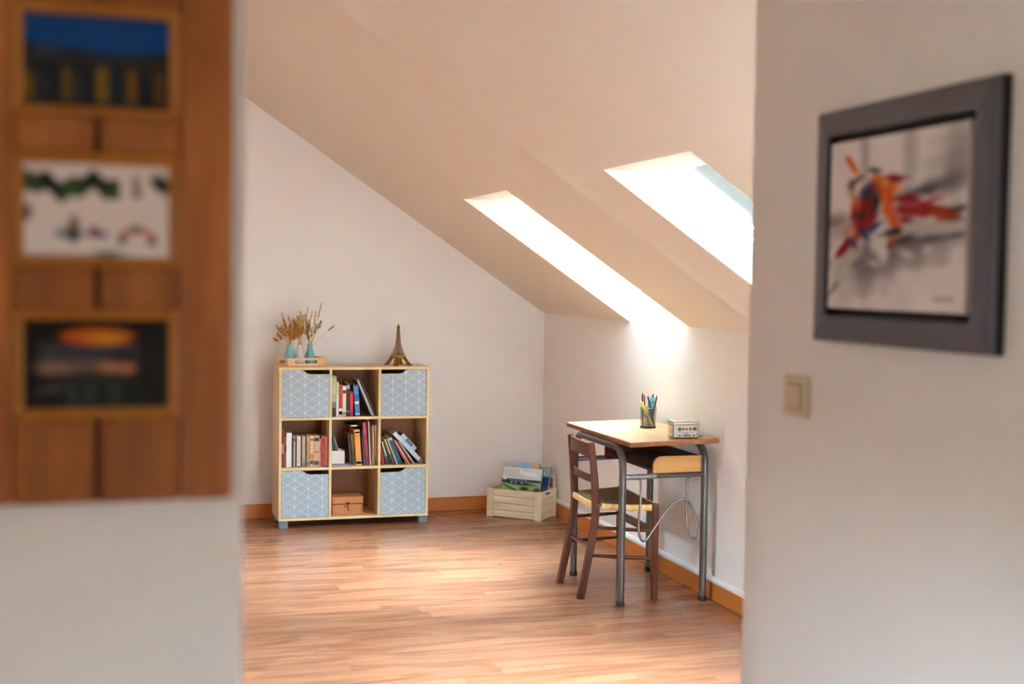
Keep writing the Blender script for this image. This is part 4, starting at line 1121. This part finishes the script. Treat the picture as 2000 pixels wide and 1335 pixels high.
# ------------------------------------------------------------------ CRATE with picture books in the corner
M_crate = wood('pale_raw_pine', (214, 194, 156), (252, 240, 212), axis='x', scale=18, stretch=9, rough=0.75, c3=(236, 220, 190), per_object=.06)
M_crate_y = wood('pale_raw_pine_ends', (214, 194, 156), (252, 240, 212), axis='y', scale=18, stretch=9, rough=0.75, per_object=.08)
M_crate_z = wood('pale_raw_pine_posts', (222, 204, 170), (250, 238, 210), axis='z', scale=18, stretch=9, rough=0.75, per_object=.06)
crate = thing('wooden_crate', 'pale pine plank crate holding picture books in the corner', 'crate', (2.2815, 7.802, 0), R(-44.2))
KL, KD, KH, kt = .366, .234, .182, .010
nP = 4; ph = (KH-.004)/nP
for k in range(nP):
    z0, z1 = .003+k*ph, .003+(k+1)*ph-.0034
    q = MB(); q.box(.002, KL-.002, .011+.0006*(k % 2), .011+kt, z0, z1, bev=.0012); q.link('plank', M_crate, crate, world=False)
    q = MB(); q.box(.002, KL-.002, KD-kt-.001, KD-.001, z0, z1, bev=.0012); q.link('plank', M_crate, crate, world=False)
    for sd in (0, 1):
        X0 = .001 if sd == 0 else KL-.001-kt
        if k < nP-1:
            q = MB(); q.box(X0, X0+kt, .022, KD-.012, z0, z1, bev=.0012); q.link('plank', M_crate_y, crate, world=False)
        else:
            tt_keep = tt; tt = kt
            qq = slot_wall(KD-.034, z1-z0, .070, .140, .013, .031, lambda a, c, z, X0=X0, z0=z0: (X0+c, .022+a, z0+z)); tt = tt_keep
            qq.link('end_plank', M_crate_y, crate, world=False)
for (x0, x1) in ((0, .034), (KL-.034, KL)):
    q = MB(); q.box(x0, x1, -.001, .0105, 0.0, KH+.001, bev=.0015); q.link('corner_post', M_crate_z, crate, world=False)
for x0 in (-.009, KL):
    q = MB(); q.box(x0+.0005, x0+.0085, .000, .034, 0.0, KH+.001, bev=.0012); q.link('corner_post', M_crate_z, crate, world=False)
    q = MB(); q.box(x0+.0005, x0+.0085, KD-.034, KD-.0005, 0.0, KH+.001, bev=.0012); q.link('corner_post', M_crate_z, crate, world=False)
q = MB(); q.box(.012, KL-.012, .022, KD-.012, .004, .010); q.link('crate_bottom', M_crate, crate, world=False)
# raised back of the crate with its hand hole
for x0 in (.0, KL-.016):
    q = MB(); q.box(x0, x0+.016, KD-.012, KD, KH, .256, bev=.0012); q.link('back_post', M_crate_z, crate, world=False)
q = MB(); q.box(.0165, KL-.0165, KD-.012, KD, .242, .256, bev=.0012); q.link('back_rail', M_crate, crate, world=False)
tt_keep = tt; tt = .005
slot_wall(KL-.034, .058, .255, .305, .016, .044, lambda a, c, z: (.017+a, KD-.009+c, KH+.001+z)).link('back_board', wood('brown_back_board', (128, 104, 80), (160, 134, 104), axis='x', scale=16, stretch=8, rough=.8), crate, world=False)
tt = tt_keep
M_spine_dk = plain('dark_green_spine', (36, 44, 44), rough=.4)
M_ink_w = plain('white_print_ink', (246, 248, 250), rough=.45, var=.01)
M_ink_p = plain('pale_print_ink', (206, 220, 226), rough=.45, var=.02)
Mc = W4(crate)
def picture_book(x0, y0, wd, hgt, tk_, lean, label, cover, spine, title=None, lines=True):
    m4 = Mc @ Matrix.Translation((x0, y0, .0112)) @ Matrix.Rotation(-R(lean), 4, 'X')
    t = thing('picture_book', label, 'book', m4.translation, group='picture books in the crate', rot=m4.to_euler())
    MW[t.name] = m4
    c = .0022
    q = MB(); q.box(0, wd, 0, c, 0, hgt); q.box(0, wd, tk_-c, tk_, 0, hgt); q.box(0, c, c, tk_-c, 0, hgt); bk = q.link('cover', spine, t, world=False)
    q = MB(); q.box(c, wd-.003, c, tk_-c, .003, hgt-.003); q.link('page_block', plain_c((222, 226, 214), .85), t, world=False)
    painted('cover_print', m4 @ Vector((.001, -.0004, .001)), m4.to_3x3() @ Vector((wd-.002, 0, 0)), m4.to_3x3() @ Vector((0, 0, hgt-.002)), 90, 90, cover, M_print, bk)
    if title:
        s_, tx, tz, sz = title
        text_mesh('cover_title', s_, sz, M_ink_w, bk, m4 @ Matrix.Translation((tx, -.0010, tz)) @ Matrix.Rotation(math.pi/2, 4, 'X'), .0002, bold=.0015)
    if lines:
        q = MB()
        for (a, b2, z0, z1) in lines: q.box(a*wd, b2*wd, -.0010, -.0004, z0*hgt, z1*hgt)
        q.link('print_lines', M_ink_p, bk, world=False)
    return t
def france(U, V):
    V = .55+(V-.74)*1.6
    im = full(U, (142, 188, 122))
    hill = .50+.04*np.sin(U*5+1)
    im = over(im, ell(U, V, .25, .30, .5, .05, -24, .5), (186, 206, 150)); im = over(im, ell(U, V, .35, .22, .5, .035, -26, .5), (70, 112, 60))
    im = over(im, ell(U, V, .75, .34, .36, .10, -6, .6), (156, 190, 112)); im = over(im, ell(U, V, .78, .2, .3, .05, 14, .5), (130, 176, 96))
    im = over(im, ell(U, V, .2, .1, .5, .05, -20, .4), (214, 220, 170)); im = over(im, ell(U, V, .60, .27, .11, .06, 0, .4), (40, 66, 44)); im = over(im, ell(U, V, .93, .24, .08, .08, 0, .5), (52, 66, 96))
    im = over(im, ell(U, V, .35, .45, .45, .06, -5, .4), (30, 44, 60))
    for a in (.26, .36, .52): im = over(im, ell(U, V, a, .46, .025, .03, 0, .4), (186, 200, 204))
    im = over(im, band(V, .50, .59, .01), (24, 56, 96))
    im = over(im, band(V, .575, 1.1, .01), (214, 228, 234))
    im = over(im, band(V, .62, .90, .02)*band(U, .0, .55, .2), (200, 210, 214))
    im = over(im, ell(U, V, .07, .58, .065, .055, 0, .2), (206, 232, 240))
    im = over(im, band(V, .515, .545, .008)*band(U, .18, .66, .01)*(.5+.5*np.sin(U*260)), (150, 184, 206))
    return im
def sky_cover(U, V):
    im = full(U, (150, 176, 176)); im = over(im, band(V, .84, 1.1, .08), (190, 196, 224)); im = over(im, ell(U, V, .6, .93, .25, .06, 0, .6), (132, 190, 236))
    im = over(im, ell(U, V, .85, .91, .17, .055, 10, .5), (226, 178, 104)); im = over(im, ell(U, V, .16, .90, .2, .04, 0, .6), (190, 190, 128)); im = over(im, ell(U, V, .25, .89, .08, .03, 0, .5), (186, 150, 90))
    return over(im, ell(U, V, .5, .86, .2, .02, 0, .5), (196, 206, 196))
def blue_cover(U, V):
    im = full(U, (40, 84, 120)); im = over(im, band(V, .80, 1.1, .01), (150, 172, 164)); im = over(im, band(V, .62, .80, .01), (16, 56, 112))
    im = over(im, ell(U, V, .7, .40, .4, .1, 10, .5), (70, 116, 96)); return over(im, ell(U, V, .8, .3, .3, .05, -14, .5), (96, 140, 150))
picture_book(.040, .052, .276, .308, .020, 17, 'landscape picture book with France title, in front in the crate', france, M_spine_dk, ('France', .118, .258, .046), [(.08, .44, .935, .948), (.08, .40, .855, .868)])
picture_book(.046, .0745, .232, .338, .018, 17, 'picture book with sandy village and blue sky top, standing behind the front one', sky_cover, plain_c((70, 62, 50), .5), None, None)
picture_book(.078, .0950, .274, .318, .018, 17, 'dark blue picture book sticking out at the right behind the others', blue_cover, plain_c((40, 70, 96), .45), ('France', .118, .266, .046), None)

# ------------------------------------------------------------------ PHOTO FRAME on the near left wall
M_teak = wood('teak_veneer', (118, 58, 12), (180, 108, 38), axis='z', scale=10, stretch=7, rough=0.42, c3=(148, 82, 20), per_object=.10, pos=(.33, .67))
M_teak_l = wood('light_teak_moulding', (160, 96, 26), (186, 122, 44), axis='z', scale=14, stretch=5, rough=0.42)
PF = LWY-.030; PB = LWY-.0015
pf = thing('photo_frame', 'large brown wooden multi-photo frame with three landscape photos, on the near left wall', 'picture frame', (-.0145, PB, 1.2613))
px0, px1, gx = -.0865, .0575, -.0145
pz = [(1.360, 1.4524), (1.5175, 1.6134), (1.6722, 1.766)]
bv = .011
q = MB(); q.box(-.1515, px0-bv-.0006, PF, PB, 1.2613, 1.868, bev=.004, seg=2); q.link('stile', M_teak, pf)
q = MB(); q.box(px1+bv+.0006, .1228, PF, PB, 1.2613, 1.868, bev=.004, seg=2); q.link('stile', M_teak, pf)
rails = [(1.2613, pz[0][0]-bv), (pz[0][1]+bv, pz[1][0]-bv), (pz[1][1]+bv, pz[2][0]-bv), (pz[2][1]+bv, 1.868)]
for (z0, z1) in rails:
    for (x0, x1) in ((px0-bv, gx-.003), (gx+.003, px1+bv)):
        q = MB(); q.box(x0, x1, PF+.002, PB, z0, z1, bev=.002); q.link('rail_block', M_teak, pf)
    q = MB(); q.box(gx-.003, gx+.003, PF+.012, PB, z0, z1); q.link('groove_strip', plain_c((74, 34, 10), .6), pf)
def mould(x0, x1, z0, z1, par, mat, prof, Yf, name):
    """four mitred strips round an opening; prof: (outward, depth) points, depth counted back from Yf"""
    for sd in range(4):
        q = MB()
        def P(o_, d_, end):
            c = {0: ((x0-o_, z0-o_), (x1+o_, z0-o_)), 1: ((x1+o_, z0-o_), (x1+o_, z1+o_)), 2: ((x1+o_, z1+o_), (x0-o_, z1+o_)), 3: ((x0-o_, z1+o_), (x0-o_, z0-o_))}[sd][end]
            return (c[0], Yf+d_, c[1])
        n = len(prof); vs = [P(o_, d_, 0) for o_, d_ in prof]+[P(o_, d_, 1) for o_, d_ in prof]
        q.faces(vs, [tuple(range(n)), tuple(range(2*n-1, n-1, -1))]+[(i, (i+1) % n, (i+1) % n+n, i+n) for i in range(n)])
        q.link(name, mat, par)
def photo_night(U, V):
    im = full(U, (26, 30, 44)); im = im+smooth_noise(U, V, 3, 2, 3)[..., None]*np.array([6, 6, 10])
    for cx, w_, c, top in ((.02, .05, (150, 108, 0), .36), (.295, .035, (128, 98, 24), .46), (.535, .042, (168, 122, 22), .52), (.74, .036, (160, 104, 24), .48), (.93, .036, (122, 76, 20), .46), (.38, .02, (70, 66, 72), .36), (.13, .04, (50, 54, 66), .38)):
        im = over(im, np.clip((w_*1.5-np.abs(U-cx))/w_, 0, 1)*band(V, .04, top, .12)*(.8+.2*np.sin(V*60+cx*20)), c)
    im = over(im, band(V, .44, .60, .08), (46, 46, 52)); im = over(im, ell(U, V, .16, .6, .1, .07, 0, .5), (52, 62, 86))
    im = over(im, ell(U, V, .82, .54, .11, .14, 0, .4), (44, 46, 40))
    hz = .62+.05*np.sin(U*4+2.2)
    im = over(im, np.clip((V-hz)/.05, 0, 1), (0, 72, 142))
    return over(im, np.clip((V-.9)/.1, 0, 1)*.6, (10, 46, 92))
def photo_beach(U, V):
    im = full(U, (240, 224, 214)); im = over(im, band(V, -.1, .25, .3), (238, 230, 222))
    hz = .76+.05*np.sin(U*17)+.03*np.sin(U*41+1)
    tr = np.clip((.12-np.abs(V-hz))/.05, 0, 1)*(U < .66)
    im = over(im, tr, (38, 48, 34)); im = over(im, tr*np.clip(.5+.8*np.sin(U*23+.6), 0, 1), (66, 92, 58)); im = over(im, tr*np.clip(np.sin(U*19+4), 0, 1)*(V > hz), (26, 26, 32))
    im = over(im, ell(U, V, .95, .80, .06, .10, 30, .4), (30, 56, 48)); im = over(im, ell(U, V, .77, .78, .03, .10, 0, .6), (150, 140, 134)); im = over(im, ell(U, V, .775, .68, .035, .03, 0, .5), (124, 110, 104))
    im = over(im, ell(U, V, .02, .47, .035, .08, 0, .5), (104, 84, 82))
    im = over(im, ell(U, V, .31, .25, .09, .05, 0, .5), (96, 122, 130)); im = over(im, ell(U, V, .34, .33, .035, .10, 0, .5), (120, 92, 74)); im = over(im, ell(U, V, .34, .22, .03, .06, 0, .5), (60, 56, 60))
    im = over(im, ell(U, V, .48, .27, .035, .055, 0, .4), (130, 26, 68)); im = over(im, ell(U, V, .54, .24, .03, .04, 0, .5), (120, 120, 150))
    a_ = np.clip((.045-np.abs((V-.17)-.12*np.sqrt(np.clip(1-((U-.78)/.135)**2, 0, 1))))/.03, 0, 1)*(np.abs(U-.78) < .135)
    im = over(im, a_, (206, 112, 76)); im = over(im, ell(U, V, .77, .32, .05, .03, 0, .5), (104, 104, 108)); im = over(im, ell(U, V, .675, .19, .03, .04, 0, .5), (84, 54, 50)); im = over(im, ell(U, V, .88, .18, .03, .04, 0, .5), (84, 64, 64))
    im = over(im, ell(U, V, .57, .03, .1, .04, 0, .6), (130, 126, 112)); return over(im, band(V, -.1, .035, .03)*(U < .45)*(.5+.5*np.sin(U*110)), (206, 150, 130))
def photo_dusk(U, V):
    im = full(U, (20, 16, 16))
    im = over(im, band(U, .09, .80, .06)*band(V, .48, .74, .08), (66, 62, 74)); im = over(im, band(U, .10, .76, .08)*band(V, .38, .54, .08), (112, 88, 78))
    im = over(im, ell(U, V, .20, .45, .12, .06, 0, .6), (150, 110, 84)); im = over(im, ell(U, V, .585, .45, .08, .06, 0, .6), (196, 126, 84)); im = over(im, ell(U, V, .70, .44, .06, .06, 0, .6), (200, 118, 78))
    im = over(im, ell(U, V, .72, .58, .14, .04, 0, .5), (36, 26, 30)); im = over(im, ell(U, V, .18, .22, .12, .04, 20, .6), (84, 74, 66)); im = over(im, ell(U, V, .55, .2, .25, .18, 0, .4), (28, 32, 22))
    for a in (.33, .45, .62): im = over(im, np.clip((.05-np.abs(U-a))/.03, 0, 1)*band(V, .03, .3, .08), (48, 56, 46))
    im = over(im, ell(U, V, .5, .81, .265, .10, 0, .18), (206, 88, 6)); im = over(im, ell(U, V, .56, .785, .12, .06, 0, .6), (216, 150, 10))
    return im
for (z0, z1), fn, nm in zip(pz, (photo_dusk, photo_beach, photo_night), ('dusk', 'beach', 'night')):
    o = painted('photo', (px0, PF+.0105, z0), (px1-px0, 0, 0), (0, 0, z1-z0), 110, 72, fn, M_photo, pf)
    mould(px0, px1, z0, z1, pf, M_teak_l, [(0, .008), (bv*.98, .0), (bv*.98, .012), (0, .012)], PF, 'moulding')
    q = MB(); q.box(px0, px1, PF+.0085, PF+.0098, z0, z1); q.link('glass_pane', M_artglass, pf)
q = MB(); q.box(px0-bv, px1+bv, PF+.0125, PB, pz[0][0]-bv, pz[2][1]+bv)
q.link('backing_board', plain_c((90, 60, 34), .8), pf)

# ------------------------------------------------------------------ PAINTING on the near right wall
M_fr = plain('graphite_lacquer', (94, 95, 106), rough=0.34, metal=0.4, var=0.05, scale=20)
M_blk = plain('black_recess', (24, 20, 22), rough=0.6)
pt = thing('framed_painting', 'abstract red and orange painting in wide dark grey frame on the near right wall', 'painting', (RWX, 1.83, 1.40))
PY0, PY1, PZ0, PZ1, FW = 1.586, 2.092, 1.400, 1.808, .046
iy0, iy1, iz0, iz1 = PY0+FW, PY1-FW, PZ0+FW, PZ1-FW
XF = RWX-.030
def fbar(sd, prof, name, mat):
    q = MB()
    def P(o_, d_, end):
        c = {0: ((iy0-o_, iz0-o_), (iy1+o_, iz0-o_)), 1: ((iy1+o_, iz0-o_), (iy1+o_, iz1+o_)), 2: ((iy1+o_, iz1+o_), (iy0-o_, iz1+o_)), 3: ((iy0-o_, iz1+o_), (iy0-o_, iz0-o_))}[sd][end]
        return (XF+d_, c[0], c[1])
    n = len(prof); vs = [P(o_, d_, 0) for o_, d_ in prof]+[P(o_, d_, 1) for o_, d_ in prof]
    q.faces(vs, [tuple(range(n)), tuple(range(2*n-1, n-1, -1))]+[(i, (i+1) % n, (i+1) % n+n, i+n) for i in range(n)])
    return q.link(name, mat, pt)
for sd in range(4):
    fb_ = fbar(sd, [(0.0, .005), (.002, .0015), (.006, .0005), (FW-.010, .006), (FW-.003, .008), (FW, .012), (FW, .0285), (0, .0285)], 'frame_bar', M_fr)
    fbar(sd, [(FW+.0002, .0125), (FW+.0014, .0125), (FW+.0014, .0285), (FW+.0002, .0285)], 'frame_side', M_blk)
q = MB(); q.box(XF+.024, XF+.028, iy0+.0005, iy1-.0005, iz0+.0005, iz1-.0005); q.link('recess_back', M_blk, pt)
for (a, b2, c2, d2) in ((iy0+.0003, iy0+.0015, iz0+.0003, iz1-.0003), (iy1-.0015, iy1-.0003, iz0+.0003, iz1-.0003), (iy0+.0018, iy1-.0018, iz0+.0003, iz0+.0015), (iy0+.0018, iy1-.0018, iz1-.0015, iz1-.0003)):
    q = MB(); q.box(XF+.0055, XF+.0238, a, b2, c2, d2); q.link('recess_edge', M_blk, pt)
cy0, cy1, cz0, cz1 = iy0+.014, iy1-.012, iz0+.0125, iz1-.0125
q = MB(); q.box(XF+.004, XF+.0235, cy0, cy1, cz0, cz1, bev=.0015); cv = q.link('canvas', plain('raw_canvas', (196, 182, 168), rough=.85, var=.05, scale=300), pt)
def art(U, V):
    # strokes measured on the picture: u left to right as seen, v upwards
    im = full(U, (228, 222, 222))
    im = im+smooth_noise(U, V, 4, 3, 11)[..., None]*10
    A = [(.28, .92, .03, .2, 4, (176, 170, 174), .8), (.62, .92, .04, .25, 0, (184, 178, 180), .8), (.93, .80, .12, .17, -20, (160, 156, 158), .7), (.82, .685, .24, .04, 12, (112, 108, 112), .7), (.70, .66, .10, .025, 10, (84, 80, 84), .6),
      (.03, .52, .18, .05, -8, (132, 126, 128), .8), (.12, .47, .12, .05, 20, (186, 180, 172), .6),
      (.55, .345, .34, .10, 8, (126, 122, 124), .7), (.30, .25, .16, .12, 30, (128, 122, 126), .7), (.80, .40, .26, .02, 4, (96, 94, 96), .5), (.55, .395, .16, .02, 16, (66, 62, 66), .5), (.22, .28, .22, .02, 42, (86, 82, 84), .6), (.10, .17, .14, .015, 46, (98, 92, 92), .6),
      (.16, .28, .16, .05, 42, (186, 180, 170), .5), (.82, .46, .25, .035, 2, (196, 190, 182), .6), (.78, .60, .2, .03, -6, (214, 208, 204), .5), (.93, .54, .10, .02, 10, (80, 74, 78), .5), (.90, .505, .06, .02, 0, (84, 70, 70), .5),
      (.14, .12, .08, .14, 0, (204, 200, 202), .6), (.42, .55, .07, .07, 0, (206, 200, 200), .5), (.40, .40, .07, .09, -10, (222, 218, 216), .4), (.44, .32, .035, .06, 10, (222, 218, 216), .4), (.37, .265, .04, .02, -20, (200, 196, 196), .5), (.62, .31, .05, .022, -20, (206, 202, 202), .5), (.76, .335, .03, .02, 0, (210, 206, 206), .5),
      (.175, .855, .075, .022, -46, (222, 104, 30), .35), (.21, .76, .06, .018, 24, (112, 78, 92), .5), (.18, .73, .03, .03, 0, (120, 90, 80), .6), (.20, .66, .06, .02, -40, (206, 148, 96), .6), (.345, .81, .05, .018, -10, (90, 92, 100), .5),
      (.42, .695, .10, .07, -8, (222, 92, 20), .35), (.46, .62, .04, .10, 4, (226, 98, 24), .4), (.36, .745, .05, .03, 40, (220, 120, 60), .5), (.51, .745, .085, .022, -4, (132, 26, 36), .4), (.44, .735, .03, .025, 0, (226, 150, 90), .5),
      (.30, .66, .05, .10, -30, (44, 46, 82), .45), (.36, .60, .04, .07, -20, (34, 34, 48), .5), (.23, .59, .04, .07, 0, (206, 90, 50), .5), (.20, .565, .03, .04, 0, (150, 30, 44), .5), (.29, .60, .05, .06, 0, (142, 24, 32), .45), (.28, .535, .06, .03, 0, (40, 34, 44), .5),
      (.60, .625, .10, .028, -6, (142, 22, 30), .4), (.64, .555, .13, .03, -10, (156, 22, 24), .35), (.80, .555, .12, .026, -14, (150, 34, 18), .4), (.85, .52, .07, .02, -14, (176, 60, 16), .4), (.75, .60, .09, .012, 14, (170, 40, 50), .4), (.57, .51, .06, .02, 0, (120, 36, 48), .5), (.52, .50, .03, .06, 10, (206, 84, 34), .45), (.55, .475, .02, .06, 0, (214, 120, 90), .5),
      (.28, .505, .12, .035, 20, (152, 26, 24), .4), (.25, .455, .10, .035, 36, (148, 24, 36), .4), (.13, .375, .12, .028, 44, (140, 16, 30), .35), (.17, .46, .05, .03, 0, (214, 158, 130), .6), (.36, .475, .07, .02, 24, (40, 56, 104), .45), (.29, .43, .05, .02, -50, (34, 56, 108), .45), (.20, .385, .05, .018, -46, (60, 72, 112), .5),
      (.50, .445, .07, .02, 8, (52, 48, 52), .5), (.49, .395, .025, .025, 0, (206, 100, 60), .5), (.48, .365, .02, .015, 0, (140, 60, 40), .5)]
    for cx, cy, rx, ry, an, c, so in A:
        wob = .06*np.sin(U*37+cy*50)+.05*np.sin(V*53+cx*40)
        a = R(an); dx, dy = U-cx, (V-cy)
        x = (dx*math.cos(a)+dy*math.sin(a))/rx; y_ = (-dx*math.sin(a)+dy*math.cos(a))/ry
        d = np.sqrt(x*x+y_*y_)*(1+wob*2.2)
        im = over(im, np.clip((1+so-d)/(2*so), 0, 1)*.95, c)
    sg = band(V, .055, .085, .01)*band(U, .80, .93, .02)*(.5+.5*np.sin(U*230+V*120))
    return over(im, sg*.7, (120, 112, 114))
painted('canvas_painting', (XF+.0036, cy1-.0012, cz0+.0012), (0, -(cy1-cy0-.0024), 0), (0, 0, cz1-cz0-.0024), 150, 130, art, M_canvas, cv)

# ------------------------------------------------------------------ LIGHT SWITCH
M_ivory = plain('ivory_plastic', (212, 196, 166), rough=0.4, var=.02)
sw = thing('light_switch', 'ivory double rocker light switch below left of the painting', 'light switch', (RWX, 2.172, 1.288))
q = MB(); q.box(RWX-.009, RWX-.0003, 2.128, 2.216, 1.2485, 1.3265, bev=.003, seg=2); q.link('cover_plate', M_ivory, sw, smooth=40)
q = MB(); q.box(RWX-.0093, RWX-.0088, 2.1465, 2.2005, 1.2625, 1.3115); q.link('switch_gap', plain_c((96, 80, 64), .6), sw)
for (a, b2) in ((2.1485, 2.1730), (2.1742, 2.1987)):
    q = MB(); q.box(RWX-.0125, RWX-.0094, a, b2, 1.2645, 1.3095, bev=.0012); q.link('rocker', M_ivory, sw, smooth=40)
